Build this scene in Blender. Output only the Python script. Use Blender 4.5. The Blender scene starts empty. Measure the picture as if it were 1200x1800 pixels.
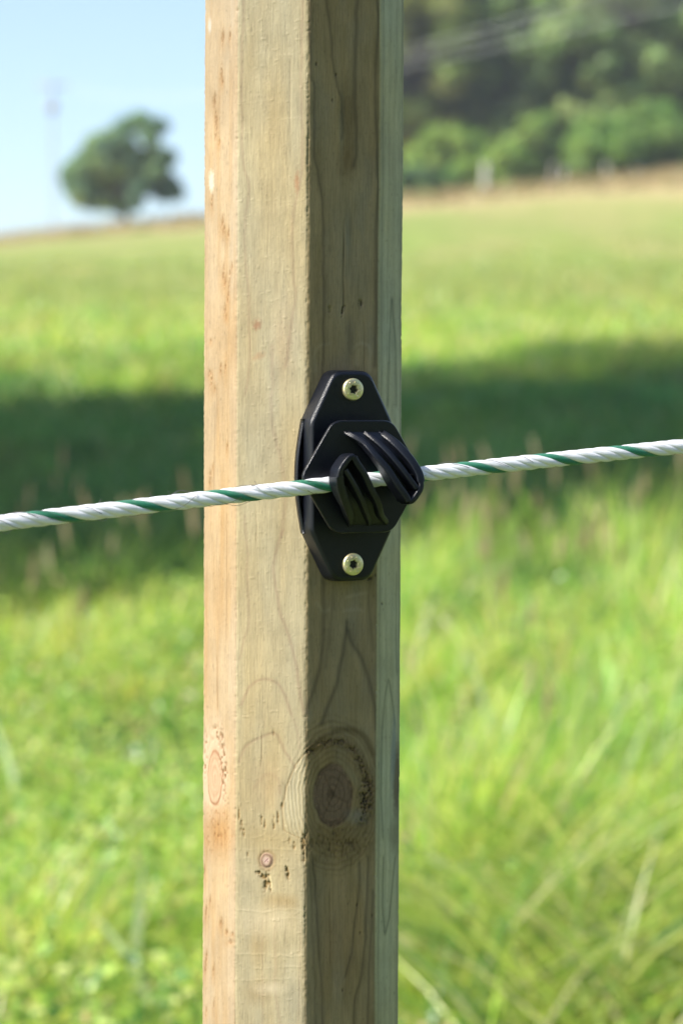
import bpy, math, random
import numpy as np
from mathutils import Vector, Matrix

random.seed(7)
rng = np.random.default_rng(7)
scene = bpy.context.scene
COL = scene.collection

# ------------------------------------------------------------------ camera
CAM_Z = 1.15
PITCH = math.radians(2.3)
LENS, SENS = 85.0, 36.0
cam_data = bpy.data.cameras.new('camera')
cam = bpy.data.objects.new('camera', cam_data)
COL.objects.link(cam)
cam.location = (0, -1.2, CAM_Z)
cam.rotation_euler = (math.pi / 2 - PITCH, 0, 0)
cam_data.sensor_fit = 'VERTICAL'
cam_data.sensor_height = SENS
cam_data.sensor_width = 24.0
cam_data.lens = LENS
cam_data.clip_start = 0.05
cam_data.clip_end = 2000
cam_data.dof.use_dof = True
cam_data.dof.focus_distance = 1.15
cam_data.dof.aperture_fstop = 9.0
cam_data.dof.aperture_blades = 0
scene.camera = cam

# ------------------------------------------------------------------ light
SUN_AZ = math.radians(66.0)          # to the left of the viewer, behind the camera
SUN_EL = math.radians(40.0)
sun_dir = Vector((-math.sin(SUN_AZ) * math.cos(SUN_EL), -math.cos(SUN_AZ) * math.cos(SUN_EL), math.sin(SUN_EL)))
world = bpy.data.worlds.new('World')
scene.world = world
world.use_nodes = True
wn = world.node_tree
sky = wn.nodes.new('ShaderNodeTexSky')
sky.sky_type = 'NISHITA'
sky.sun_disc = False
sky.sun_elevation = SUN_EL
sky.sun_rotation = math.radians(180 + 66)
sky.air_density = 0.85
sky.dust_density = 1.3
sky.ozone_density = 1.0
wn.links.new(sky.outputs[0], wn.nodes['Background'].inputs[0])
wn.nodes['Background'].inputs[1].default_value = 0.145
sun_data = bpy.data.lights.new('sun', 'SUN')
sun_data.energy = 4.6
sun_data.angle = math.radians(0.5)
sun_data.color = (1.0, 0.95, 0.86)
sun = bpy.data.objects.new('sun', sun_data)
COL.objects.link(sun)
sun.rotation_euler = sun_dir.to_track_quat('Z', 'Y').to_euler()
sun.location = (-8, -4, 12)
vs = scene.view_settings
vs.view_transform = 'Standard'
vs.look = 'None'
vs.exposure = 0.82
vs.gamma = 1.0
vs.use_curve_mapping = False
scene.cycles.use_denoising = True
scene.cycles.max_bounces = 8
scene.cycles.transparent_max_bounces = 6

# ------------------------------------------------------------------ helpers
K = SENS / LENS / 1800.0             # tangent per photograph pixel
SP, CP = math.sin(PITCH), math.cos(PITCH)


def project(x, y, z):
    """world -> photograph pixel (1200 x 1800)"""
    dx, dy, dz = x, y + 1.2, z - CAM_Z
    dep = dy * CP - dz * SP
    up = dy * SP + dz * CP
    return 600 + dx / dep / K, 900 - up / dep / K


def ray(px, py):
    a, b = (px - 600) * K, -(py - 900) * K
    return Vector((a, CP + b * SP, -SP + b * CP))


def at_y(px, py, y):
    r = ray(px, py)
    t = (y + 1.2) / r.y
    return Vector((0, -1.2, CAM_Z)) + r * t


def hash2(ix, iy, seed):
    h = (ix.astype(np.int64) * 374761393 + iy.astype(np.int64) * 668265263 + seed * 974634777) & 0xFFFFFFFF
    h = ((h ^ (h >> 13)) * 1274126177) & 0xFFFFFFFF
    h = h ^ (h >> 16)
    return (h & 0xFFFFFF) / float(0xFFFFFF)


def vn(x, y, seed=0):
    """smooth value noise, -1..1"""
    x = np.asarray(x, float); y = np.asarray(y, float)
    ix, iy = np.floor(x), np.floor(y)
    fx, fy = x - ix, y - iy
    fx = fx * fx * (3 - 2 * fx); fy = fy * fy * (3 - 2 * fy)
    a, b = hash2(ix, iy, seed), hash2(ix + 1, iy, seed)
    c, d = hash2(ix, iy + 1, seed), hash2(ix + 1, iy + 1, seed)
    return ((a * (1 - fx) + b * fx) * (1 - fy) + (c * (1 - fx) + d * fx) * fy) * 2 - 1


def fbm(x, y, seed=0, o=4):
    r, a, t = 0, 1.0, 0
    for i in range(o):
        r = r + a * vn(x * 2 ** i, y * 2 ** i, seed + i * 17)
        t += a; a *= 0.5
    return r / t


def tag(o, label=None, cat=None, group=None, kind=None):
    if label: o['label'] = label
    if cat: o['category'] = cat
    if group: o['group'] = group
    if kind: o['kind'] = kind
    return o


def mesh_np(name, V, F, mat=None, parent=None, smooth=False, col=None, mats=None):
    """V (n,3), F (m,k) with a fixed corner count, or a list of such arrays"""
    V = np.asarray(V, np.float32)
    Fs = F if isinstance(F, list) else [F]
    me = bpy.data.meshes.new(name)
    me.vertices.add(len(V)); me.vertices.foreach_set('co', V.ravel())
    idx = np.concatenate([np.asarray(f, np.int32).ravel() for f in Fs])
    tot = np.concatenate([np.full(len(f), np.asarray(f).shape[1], np.int32) for f in Fs])
    st = np.concatenate([[0], np.cumsum(tot)[:-1]]).astype(np.int32)
    me.loops.add(len(idx)); me.loops.foreach_set('vertex_index', idx)
    me.polygons.add(len(tot)); me.polygons.foreach_set('loop_start', st)
    me.polygons.foreach_set('loop_total', tot)
    if smooth: me.polygons.foreach_set('use_smooth', np.ones(len(tot), bool))
    me.update(calc_edges=True)
    if col is not None:
        at = me.color_attributes.new('col', 'FLOAT_COLOR', 'POINT')
        c = np.ones((len(V), 4), np.float32); c[:, :3] = col
        at.data.foreach_set('color', c.ravel())
    if mat: me.materials.append(mat)
    o = bpy.data.objects.new(name, me)
    COL.objects.link(o)
    if parent: o.parent = parent
    return o


def empty(name, loc):
    o = bpy.data.objects.new(name, None)
    o.location = loc; o.empty_display_size = 0.05
    COL.objects.link(o)
    return o


def new_mat(name):
    m = bpy.data.materials.new(name); m.use_nodes = True
    nt = m.node_tree
    return m, nt, nt.nodes['Principled BSDF']


def N(nt, t, **kw):
    n = nt.nodes.new(t)
    for k, v in kw.items(): setattr(n, k, v)
    return n


def plain(name, rgb, rough=0.5, metal=0.0, bump=0.0, bscale=400, var=0.0):
    m, nt, b = new_mat(name)
    b.inputs['Base Color'].default_value = (*rgb, 1)
    b.inputs['Roughness'].default_value = rough
    b.inputs['Metallic'].default_value = metal
    tc = N(nt, 'ShaderNodeTexCoord')
    no = N(nt, 'ShaderNodeTexNoise'); no.inputs['Scale'].default_value = bscale
    no.inputs['Detail'].default_value = 4
    nt.links.new(tc.outputs['Object'], no.inputs['Vector'])
    if bump:
        bp = N(nt, 'ShaderNodeBump'); bp.inputs['Strength'].default_value = bump
        bp.inputs['Distance'].default_value = 0.001
        nt.links.new(no.outputs['Fac'], bp.inputs['Height'])
        nt.links.new(bp.outputs[0], b.inputs['Normal'])
    if var:
        mx = N(nt, 'ShaderNodeMix', data_type='RGBA')
        mx.inputs['A'].default_value = (*[c * (1 - var) for c in rgb], 1)
        mx.inputs['B'].default_value = (*[min(1, c * (1 + var)) for c in rgb], 1)
        nt.links.new(no.outputs['Fac'], mx.inputs['Factor'])
        nt.links.new(mx.outputs['Result'], b.inputs['Base Color'])
    return m


def leaf_mat(name, trans=0.45, gloss=0.0, vein=0.25, scale=30):
    """foliage: colour from the per-leaf attribute, some light comes through"""
    m = bpy.data.materials.new(name); m.use_nodes = True
    nt = m.node_tree; nt.nodes.clear()
    out = N(nt, 'ShaderNodeOutputMaterial')
    at = N(nt, 'ShaderNodeAttribute'); at.attribute_name = 'col'
    no = N(nt, 'ShaderNodeTexNoise'); no.inputs['Scale'].default_value = scale
    mul = N(nt, 'ShaderNodeMix', data_type='RGBA', blend_type='MULTIPLY')
    mul.inputs['Factor'].default_value = vein
    nt.links.new(at.outputs['Color'], mul.inputs['A'])
    nt.links.new(no.outputs['Color'], mul.inputs['B'])
    df = N(nt, 'ShaderNodeBsdfDiffuse'); tr = N(nt, 'ShaderNodeBsdfTranslucent')
    nt.links.new(mul.outputs['Result'], df.inputs[0]); nt.links.new(mul.outputs['Result'], tr.inputs[0])
    mx = N(nt, 'ShaderNodeMixShader'); mx.inputs[0].default_value = trans
    nt.links.new(df.outputs[0], mx.inputs[1]); nt.links.new(tr.outputs[0], mx.inputs[2])
    last = mx
    if gloss:
        gl = N(nt, 'ShaderNodeBsdfGlossy'); gl.inputs['Roughness'].default_value = 0.38
        gl.inputs['Color'].default_value = (0.9, 0.95, 1, 1)
        m2 = N(nt, 'ShaderNodeMixShader'); m2.inputs[0].default_value = gloss
        nt.links.new(mx.outputs[0], m2.inputs[1]); nt.links.new(gl.outputs[0], m2.inputs[2])
        last = m2
    nt.links.new(last.outputs[0], out.inputs[0])
    return m


# ------------------------------------------------------------------ meadow ground
def ramp(v, a, b):
    t = np.clip((v - a) / (b - a), 0, 1)
    return t * t * (3 - 2 * t)


CREST = 125.0


def ground_z(x, y):
    x = np.asarray(x, float); y = np.asarray(y, float)
    yy = np.maximum(y - 4.0, 0)
    soft = yy * yy / (yy + 0.8)
    z = 0.1000 * np.minimum(soft, CREST - 4)
    over = np.maximum(y - CREST, 0)
    z = z - 0.0035 * over * over / (1 + 0.02 * over) * 0.5
    side = 0.098 * np.clip(x, -60, 90) * ramp(y, 10, 120)
    z = z + side
    z = z + 0.03 * vn(x / 1.7, y / 1.7, 5) * ramp(y, 1.0, 6) + 0.15 * vn(x / 9, y / 9, 8) * ramp(y, 6, 40)
    return z


gx = np.concatenate([np.linspace(-190, -70, 12), np.linspace(-60, 70, 105), np.linspace(80, 190, 12)])
gy = np.concatenate([np.linspace(-60, -2, 12), np.linspace(-1, 30, 80), np.linspace(31, 200, 100), np.linspace(204, 240, 8)])
GX, GY = np.meshgrid(gx, gy)
gv = np.stack([GX.ravel(), GY.ravel(), ground_z(GX, GY).ravel()], 1)
nx, ny = len(gx), len(gy)
ii = (np.arange(ny - 1)[:, None] * nx + np.arange(nx - 1)[None, :]).ravel()
gf = np.stack([ii, ii + 1, ii + nx + 1, ii + nx], 1)

gm, nt, bs = new_mat('meadow_turf')
bs.inputs['Roughness'].default_value = 0.9
bs.inputs['Specular IOR Level'].default_value = 0.1
geo = N(nt, 'ShaderNodeNewGeometry')
sep = N(nt, 'ShaderNodeSeparateXYZ'); nt.links.new(geo.outputs['Position'], sep.inputs[0])


def noise(scale, detail=4, stretch=None):
    n = N(nt, 'ShaderNodeTexNoise'); n.inputs['Scale'].default_value = scale; n.inputs['Detail'].default_value = detail
    if stretch:
        mp = N(nt, 'ShaderNodeMapping'); mp.inputs['Scale'].default_value = stretch
        nt.links.new(geo.outputs['Position'], mp.inputs[0]); nt.links.new(mp.outputs[0], n.inputs['Vector'])
    else:
        nt.links.new(geo.outputs['Position'], n.inputs['Vector'])
    return n


def cramp(src, stops):
    r = N(nt, 'ShaderNodeValToRGB')
    while len(r.color_ramp.elements) < len(stops): r.color_ramp.elements.new(0.5)
    for e, (p, c) in zip(r.color_ramp.elements, stops):
        e.position = p; e.color = (*c, 1)
    nt.links.new(src, r.inputs[0])
    return r


def mixc(fac, a, b):
    m = N(nt, 'ShaderNodeMix', data_type='RGBA')
    nt.links.new(fac, m.inputs['Factor']); nt.links.new(a, m.inputs['A']); nt.links.new(b, m.inputs['B'])
    return m.outputs['Result']


n1 = noise(0.35, 5, (1, 0.35, 1)); n2 = noise(1.6, 5, (1, 0.5, 1)); n3 = noise(0.12, 3)
c1 = cramp(n1.outputs['Fac'], [(0.34, (0.19, 0.27, 0.055)), (0.48, (0.22, 0.27, 0.07)), (0.62, (0.33, 0.29, 0.12))])
c2 = cramp(n2.outputs['Fac'], [(0.3, (0.19, 0.26, 0.055)), (0.7, (0.33, 0.34, 0.11))])
half = N(nt, 'ShaderNodeValue'); half.outputs[0].default_value = 0.45
turf = mixc(half.outputs[0], c1.outputs[0], c2.outputs[0])
# dry strip along the top of the field
dist = N(nt, 'ShaderNodeMath', operation='MULTIPLY_ADD')
nt.links.new(n3.outputs['Fac'], dist.inputs[0]); dist.inputs[1].default_value = 30; nt.links.new(sep.outputs['Y'], dist.inputs[2])
dm = N(nt, 'ShaderNodeMapRange'); dm.inputs['From Min'].default_value = 92; dm.inputs['From Max'].default_value = 110
nt.links.new(dist.outputs[0], dm.inputs[0])
dry = cramp(n2.outputs['Fac'], [(0.3, (0.34, 0.27, 0.12)), (0.7, (0.48, 0.39, 0.19))])
nearm = N(nt, 'ShaderNodeMapRange'); nearm.inputs['From Min'].default_value = 9; nearm.inputs['From Max'].default_value = 24
nt.links.new(sep.outputs['Y'], nearm.inputs[0])
thatch = cramp(n2.outputs['Fac'], [(0.3, (0.07, 0.11, 0.03)), (0.7, (0.15, 0.19, 0.05))])
turf = mixc(nearm.outputs[0], thatch.outputs[0], turf)
final = mixc(dm.outputs[0], turf, dry.outputs[0])
nt.links.new(final, bs.inputs['Base Color'])
bp = N(nt, 'ShaderNodeBump'); bp.inputs['Strength'].default_value = 0.6; bp.inputs['Distance'].default_value = 0.15
nt.links.new(n2.outputs['Fac'], bp.inputs['Height']); nt.links.new(bp.outputs[0], bs.inputs['Normal'])
ground = mesh_np('meadow_ground', gv, gf, gm, smooth=True)
tag(ground, kind='structure')

# ------------------------------------------------------------------ octagonal post
POST_X = (531.5 - 600) * K * 1.2
POST_AX = Vector((POST_X, 0, 0))
R = 0.0492
vis = [(-87, R, -0.0492 * math.sin(math.radians(87)), None)]
ang = [-87, -42, 3, 48, 93, 138, 183, 228]
pv = [[R * math.sin(math.radians(a)), -R * math.cos(math.radians(a))] for a in ang]
pv[1][0] = -0.0314
pv[3][0] = 0.0368
pv = np.array(pv)
NOM_X = [358, 416.5, 541.5, 666, 706]
LEAN = math.tan(math.radians(0.25))
ZMID = at_y(533, 900, 0).z
Z_TOP, Z_BOT = 1.62, -0.12
zlo, zhi = at_y(533, 1840, 0).z, at_y(533, -40, 0).z
STEP = 1.7 * K * 1.2
zs = np.concatenate([np.linspace(Z_BOT, zlo - 0.004, 24), np.arange(zlo, zhi, STEP), np.linspace(zhi + 0.002, Z_TOP, 14)])

# outline samples: rounded corners, dense on the four faces the photograph shows
pts, fid, fr = [], [], []
for k in range(8):
    a, b = pv[k], pv[(k + 1) % 8]
    L = np.linalg.norm(b - a)
    n = int(L / STEP) if k < 4 else 6
    for i in range(n):
        t = (i + 0.5) / n
        pts.append(a + (b - a) * t); fid.append(k); fr.append(t)
pts = np.array(pts); fid = np.array(fid); fr = np.array(fr)
nrm2 = np.zeros_like(pts)
for k in range(8):
    d = pv[(k + 1) % 8] - pv[k]; d /= np.linalg.norm(d)
    nrm2[fid == k] = (d[1], -d[0])
NP_, NZ = len(pts), len(zs)
PX = np.tile(pts[:, 0], (NZ, 1)); PY = np.tile(pts[:, 1], (NZ, 1)); ZZ = np.tile(zs[:, None], (1, NP_))
# slightly eased corners
for k in range(8):
    c = pv[k]
    d = np.hypot(pts[:, 0] - c[0], pts[:, 1] - c[1])
    e = np.clip(1 - d / 0.0016, 0, 1) ** 2 * 0.00045
    cn = c / np.linalg.norm(c)
    PX -= cn[0] * e; PY -= cn[1] * e
WX = PX + POST_X + (ZZ - ZMID) * LEAN
_, PYX = project(WX, PY, ZZ)
Yp = PYX
Xn = np.zeros((NZ, NP_))
for k in range(4):
    m = fid == k
    Xn[:, m] = NOM_X[k] + (NOM_X[k + 1] - NOM_X[k]) * fr[m]
m = fid >= 4
Xn[:, m] = 706 + (fid[m] - 4 + fr[m]) * 130
FID = np.tile(fid, (NZ, 1))

base = np.array([(0.330, 0.242, 0.142), (0.326, 0.272, 0.162), (0.242, 0.190, 0.100), (0.39, 0.365, 0.23),  # third face darker: browner wood, plus some of its shade in the colour
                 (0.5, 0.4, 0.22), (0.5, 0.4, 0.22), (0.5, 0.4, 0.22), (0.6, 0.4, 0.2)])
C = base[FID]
D = np.zeros_like(Xn)                 # relief in photograph pixels, outwards positive


def shade(mask, mult, amount=1.0):
    """blend the colour towards colour*mult where mask is 1"""
    global C
    w = (np.clip(mask, 0, 1) * amount)[..., None]
    C = C * (1 - w + w * np.array(mult))


def paint(mask, rgb, amount=1.0):
    global C
    w = (np.clip(mask, 0, 1) * amount)[..., None]
    C = C * (1 - w) + w * np.array(rgb)


# broad blotches, then fibres
bl = fbm(Xn / 55, Yp / 130, 3)
C *= (1 + 0.16 * bl + 0.09 * fbm(Xn / 18, Yp / 30, 4))[..., None]
warm = fbm(Xn / 40, Yp / 200, 9)
C *= 1 + warm[..., None] * np.array([0.06, -0.02, -0.16])
fib = vn(Xn / 1.7, Yp / 22, 11) * 0.6 + vn(Xn / 3.5, Yp / 60, 12) * 0.6
C *= (1 + 0.07 * fib)[..., None]
D += 0.14 * fib + 0.12 * vn(Xn / 2.2, Yp / 3.5, 13) + 0.25 * vn(Xn / 12, Yp / 40, 15)
gr = np.sin((Xn + 9 * vn(Yp / 260, Xn / 45, 24) + 4 * vn(Yp / 90, Xn / 20, 25)) * 2 * math.pi / 7.5)
C *= (1 - 0.045 * np.clip(gr, 0, 1) ** 2 * np.clip(0.5 + vn(Xn / 20, Yp / 120, 26), 0, 1))[..., None]
dirt = np.clip(vn(Xn / 1.6, Yp / 9, 27) - 0.62, 0, 1) / 0.38
C *= (1 - 0.22 * dirt)[..., None]
speck = vn(Xn / 2.3, Yp / 4, 14)
C *= (1 + 0.035 * speck)[..., None]
# faint planer ripples across the second face
f1 = FID == 1
rip = np.sin((Yp + 5 * vn(Xn / 40, Yp / 30, 21)) / 7.2) * np.clip(vn(Xn / 60, Yp / 90, 22) + 0.4, 0, 1)
D += f1 * rip * 0.16
lightfib = np.clip(vn(Xn / 5, Yp / 2.0, 23) - 0.72, 0, 1) / 0.28
D += f1 * lightfib * 0.9
# heartwood streaks of the left face
f0 = FID == 0
shade(f0 * np.clip(vn(Xn / 7, Yp / 150, 31) - 0.1, 0, 1), (0.9, 0.78, 0.6), 0.7)
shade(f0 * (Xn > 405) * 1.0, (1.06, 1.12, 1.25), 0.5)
f2 = FID == 2; f3 = FID == 3
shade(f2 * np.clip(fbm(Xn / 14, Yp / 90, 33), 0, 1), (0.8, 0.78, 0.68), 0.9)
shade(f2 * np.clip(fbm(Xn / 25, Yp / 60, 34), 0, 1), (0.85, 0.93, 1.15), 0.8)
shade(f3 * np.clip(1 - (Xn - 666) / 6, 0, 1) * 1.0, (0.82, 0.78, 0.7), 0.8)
C[f3] *= 1 + 0.06 * np.sin(Xn[f3] / 1.6 + 2 * vn(Xn[f3] / 9, Yp[f3] / 200, 35))[:, None]


def line(face, P, w, mult, amt=0.8, depth=0.0, side=0.0, wob=1.2):
    """a growth-ring line that wanders down a face; P in photograph pixels, ordered by y"""
    P = sorted(P, key=lambda p: p[1])
    ys = np.array([p[1] for p in P], float); xs = np.array([p[0] for p in P], float)
    x0 = np.interp(Yp, ys, xs) + wob * vn(Yp / 25, Yp * 0 + xs[0], 41)
    d = (Xn - x0) / w
    g = np.exp(-d * d)
    if side:                               # soft on one side, sharp on the other, as late wood is
        g = np.maximum(g, np.exp(-np.abs(d) / 2.2) * (d * side > 0) * 0.6)
    inside = np.clip((Yp - ys[0]) / 8, 0, 1) * np.clip((ys[-1] - Yp) / 8, 0, 1) * (FID == face)
    g = g * inside
    shade(g, mult, amt)
    global D
    D = D - depth * g


def curve(face, P, w, mult, amt=0.8, depth=0.0):
    """same for arches (any direction)"""
    P = np.array(P, float)
    best = np.full(Xn.shape, 1e9)
    x0, x1, y0, y1 = P[:, 0].min() - 20, P[:, 0].max() + 20, P[:, 1].min() - 20, P[:, 1].max() + 20
    sel = (FID == face) & (Xn > x0) & (Xn < x1) & (Yp > y0) & (Yp < y1)
    X, Y = Xn[sel], Yp[sel]
    X = X + 1.0 * vn(X / 12, Y / 12, 77)
    b = np.full(X.shape, 1e9)
    for (ax, ay), (bx, by) in zip(P[:-1], P[1:]):
        L2 = (bx - ax) ** 2 + (by - ay) ** 2
        t = np.clip(((X - ax) * (bx - ax) + (Y - ay) * (by - ay)) / L2, 0, 1)
        b = np.minimum(b, np.hypot(X - ax - t * (bx - ax), Y - ay - t * (by - ay)))
    best[sel] = b
    g = np.exp(-(best / w) ** 2)
    shade(g, mult, amt)
    global D
    D = D - depth * g


def smooth_pts(P, n=6):
    P = np.array(P, float)
    t = np.arange(len(P)); tt = np.linspace(0, len(P) - 1, (len(P) - 1) * n + 1)
    out = []
    for s in tt:                           # Catmull-Rom
        i = min(int(s), len(P) - 2); u = s - i
        p0 = P[max(i - 1, 0)]; p1 = P[i]; p2 = P[i + 1]; p3 = P[min(i + 2, len(P) - 1)]
        out.append(0.5 * ((2 * p1) + (-p0 + p2) * u + (2 * p0 - 5 * p1 + 4 * p2 - p3) * u * u + (-p0 + 3 * p1 - 3 * p2 + p3) * u ** 3))
    return [tuple(p) for p in out]


DK = (0.45, 0.46, 0.50)
# third face (shaded side)
for P, w, a in [
    ([(572, -60), (572, 0), (580, 49), (584, 102), (594, 154), (600, 190), (601, 250)], 2.6, 0.75),
    ([(628, -60), (626, 0), (623, 108), (624, 185), (626, 262), (620, 300)], 4.2, 0.8),
    ([(662, -60), (661, 0), (663, 46), (658, 170), (664, 308), (662, 420), (661, 650)], 3.2, 0.8),
    ([(546, -60), (546, 123), (553, 154), (553, 262), (560, 308), (566, 350), (569, 420), (570, 500), (570, 600), (568, 700)], 2.8, 0.8),
    ([(572, 960), (572, 1084), (570, 1146), (560, 1201), (547, 1240), (542, 1262)], 4.0, 0.75),
    ([(613, 1085), (612, 1115), (603, 1161), (594, 1207), (578, 1248), (566, 1280)], 4.4, 0.85),
    ([(612, 1100), (622, 1130), (637, 1152), (652, 1192), (663, 1240), (668, 1290)], 4.4, 0.8),
    ([(555, 1500), (557, 1520), (563, 1612), (569, 1705), (573, 1800), (576, 1860)], 2.2, 0.8),
    ([(549, 1510), (552, 1551), (556, 1659), (560, 1736), (560, 1860)], 2.0, 0.5),
    ([(638, 1510), (637, 1551), (629, 1628), (624, 1674), (612, 1723)], 2.2, 0.8),
    ([(652, 1500), (651, 1582), (646, 1674), (640, 1717), (629, 1767), (625, 1860)], 2.4, 0.8),
    ([(661, 1560), (661, 1597), (655, 1705), (652, 1860)], 2.2, 0.7),
    ([(585, 1010), (588, 1060), (583, 1120), (575, 1180)], 3.0, 0.35),
    ([(655, 1010), (650, 1050), (655, 1100), (660, 1150)], 3.5, 0.5),
]:
    line(2, smooth_pts(P, 4), w, DK, a, side=1.0)
# second face
LT = (0.84, 0.78, 0.80)
for P, w, a in [
    ([(428, -60), (427, 18), (425, 123), (427, 277), (438, 330), (430, 407), (435, 484), (439, 546), (439, 638), (432, 700)], 2.6, 0.8),
    ([(531, -60), (531, 60), (530, 154), (533, 277), (527, 330), (516, 392), (516, 484), (521, 515), (513, 577), (503, 650)], 3.0, 0.8),
    ([(480, 600), (482, 660), (479, 737), (498, 814), (504, 891), (495, 947), (504, 930)][:6], 4.0, 0.7),
    ([(504, 925), (486, 976), (486, 1022), (498, 1084), (516, 1130), (526, 1177), (535, 1232), (540, 1262)], 3.2, 1.0),
    ([(432, 900), (436, 961), (439, 1084), (431, 1130), (421, 1165)], 2.6, 0.7),
    ([(516, 1250), (529, 1290), (532, 1324)], 2.4, 0.6),
    ([(487, 1620), (490, 1690), (488, 1740), (498, 1800), (506, 1860)], 2.6, 0.6),
    ([(466, 1610), (466, 1700), (467, 1790), (467, 1860)], 1.6, 0.5),
    ([(534, 1620), (533, 1700), (530, 1790), (531, 1860)], 1.8, 0.5),
]:
    line(1, smooth_pts(P, 4), w, LT, a)
curve(1, smooth_pts([(427, 1238), (442, 1207), (464, 1194), (486, 1198), (501, 1214), (516, 1254)]), 3.0, LT, 1.0)
curve(1, smooth_pts([(424, 1339), (436, 1312), (464, 1296), (489, 1290), (504, 1318), (523, 1349)]), 3.0, LT, 0.9, 0.4)
curve(1, smooth_pts([(451, 1385), (470, 1362), (492, 1368), (498, 1395)]), 3.5, LT, 0.5)
# fourth face
for P, w, a in [
    ([(688, 520), (684, 600), (682, 720)], 2.0, 0.8), ([(688, 520), (694, 600), (697, 720)], 2.0, 0.8),
    ([(685, 1190), (679, 1230), (675, 1290), (673, 1380), (678, 1480)], 1.8, 0.8), ([(685, 1190), (692, 1230), (697, 1280)], 1.8, 0.8),
    ([(678, 1500), (677, 1582), (681, 1646)], 1.8, 0.9), ([(699, 1500), (689, 1612), (681, 1646)], 1.8, 0.9),
    ([(698, 1000), (697, 1100), (700, 1190)], 1.4, 0.7), ([(671, -60), (671, 600), (670, 1100), (671, 1860)], 1.2, 0.5),
    ([(703, -60), (703, 900), (703, 1860)], 1.5, 0.6),
]:
    line(3, P, w, (0.55, 0.57, 0.55), a, wob=0.4)


def ell(face, cx, cy, rx, ry, soft=0.25, rot=0.0, nz=0.12, seed=50):
    """1 inside an uneven ellipse"""
    dx, dy = Xn - cx, Yp - cy
    c, s = math.cos(rot), math.sin(rot)
    ex, ey = (dx * c + dy * s) / rx, (-dx * s + dy * c) / ry
    e = np.hypot(ex, ey) + nz * vn(Xn / max(rx * 0.5, 1.5), Yp / max(rx * 0.5, 1.5), seed)
    return np.clip((1 + soft - e) / (2 * soft), 0, 1) * (FID == face)


def gouge(face, cx, cy, rx, ry, depth=2.2, col=(0.5, 0.36, 0.22), rot=0.0, soft=0.35):
    global D
    g = ell(face, cx, cy, rx, ry, soft, rot, 0.25, int(cx * 7 + cy))
    g = g * np.clip(0.75 + 0.9 * vn(Xn / 1.8, Yp / 4.5, int(cx + cy)), 0, 1)
    shade(g, col, 0.9); D = D - depth * g


# soft streaks and stains of the shaded face
shade(ell(2, 610, 282, 13, 34, 0.6), (0.55, 0.50, 0.42), 0.8)
shade(ell(2, 612, 200, 12, 50, 0.7), (0.50, 0.49, 0.46), 0.8)
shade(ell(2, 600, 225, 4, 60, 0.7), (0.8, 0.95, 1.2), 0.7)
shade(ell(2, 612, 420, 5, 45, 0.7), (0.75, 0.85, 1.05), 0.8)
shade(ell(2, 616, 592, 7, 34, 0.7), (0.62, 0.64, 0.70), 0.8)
shade(ell(2, 600, 1640, 30, 90, 0.8), (0.95, 0.80, 0.65), 0.6)
shade(ell(2, 628, 1210, 20, 60, 0.8), (0.85, 0.85, 0.8), 0.6)
# faded print ghosted on the wood round the fitting
for P in ([(556, 650), (556, 622), (563, 608), (578, 604)], [(622, 612), (632, 604), (648, 607), (652, 622), (651, 650)],
          [(630, 615), (628, 640)], [(560, 1060), (572, 1074), (582, 1072)], [(612, 1050), (626, 1046), (646, 1042)],
          [(608, 1074), (630, 1071), (640, 1074)]):
    curve(2, smooth_pts(P), 3.5, (1.22, 1.28, 1.42), 0.7)
# season crack, holes, chips
crk = np.exp(-((Xn - 604.5 - 0.8 * vn(Yp / 40, Yp * 0, 61)) / 0.8) ** 2) * np.clip((Yp - 380) / 60, 0, 1) * (Yp < 541) * f2
shade(crk, (0.25, 0.22, 0.2), 0.95); D -= 2.0 * crk
gouge(2, 604, 543, 2.6, 7, 3, (0.15, 0.13, 0.12), 0.35)
gouge(2, 602, 553, 1.6, 4, 3, (0.2, 0.18, 0.15), 0.2)
gouge(2, 634, 534, 3.6, 7.5, 4, (0.1, 0.09, 0.09))
gouge(2, 581, 543, 3.2, 6, 1.5, (0.6, 0.55, 0.35))
paint(ell(2, 583, 544, 1.8, 5, 0.4), (0.26, 0.22, 0.11), 0.6)
paint(ell(2, 652, 449, 1.8, 9, 0.5, -0.2), (0.26, 0.22, 0.11), 0.6)
paint(ell(2, 656, 530, 1.8, 6, 0.5, -0.3), (0.26, 0.22, 0.11), 0.6)
for x, y in [(590, 131), (584, 176), (556, 112), (660, 1048), (674, 1060), (633, 1590), (639, 1640), (618, 1590), (660, 1610), (608, 1740)]:
    gouge(2 if x < 666 else 3, x, y, 1.6, 3.2, 1.5, (0.25, 0.22, 0.2))
for x, y in [(648, 1012), (655, 1016), (662, 1011), (650, 1018)]:
    gouge(2, x, y, 3.5, 3, 1.5, (0.3, 0.28, 0.3))

# ---- big knot of the shaded face, its swirl runs on to the second face
dx, dy = Xn - 590.5, Yp - 1398
e_knot = np.hypot(dx / 36, dy / 58) + 0.05 * vn(Xn / 14, Yp / 14, 70)
ang_k = np.arctan2(dy / 58, dx / 36)
near = (FID >= 1) & (FID <= 2) & (e_knot < 3.2)
swirl = np.clip((2.55 - e_knot) / 0.3, 0, 1) * np.clip((e_knot - 1.0) / 0.12, 0, 1) * near
rings = np.sin(e_knot * 36 / 4.4 * 2 * math.pi / 1.5 + 1.5 * vn(Xn / 16, Yp / 16, 71))
sw2 = swirl * (FID == 2)
shade(sw2, (0.88, 0.86, 0.82), 0.8)
shade(sw2 * np.clip(rings, 0, 1), (0.78, 0.77, 0.75), 0.6)
shade(sw2 * np.clip(-rings, 0, 1), (1.06, 1.10, 1.14), 0.5)
D += swirl * rings * 0.18
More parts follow.
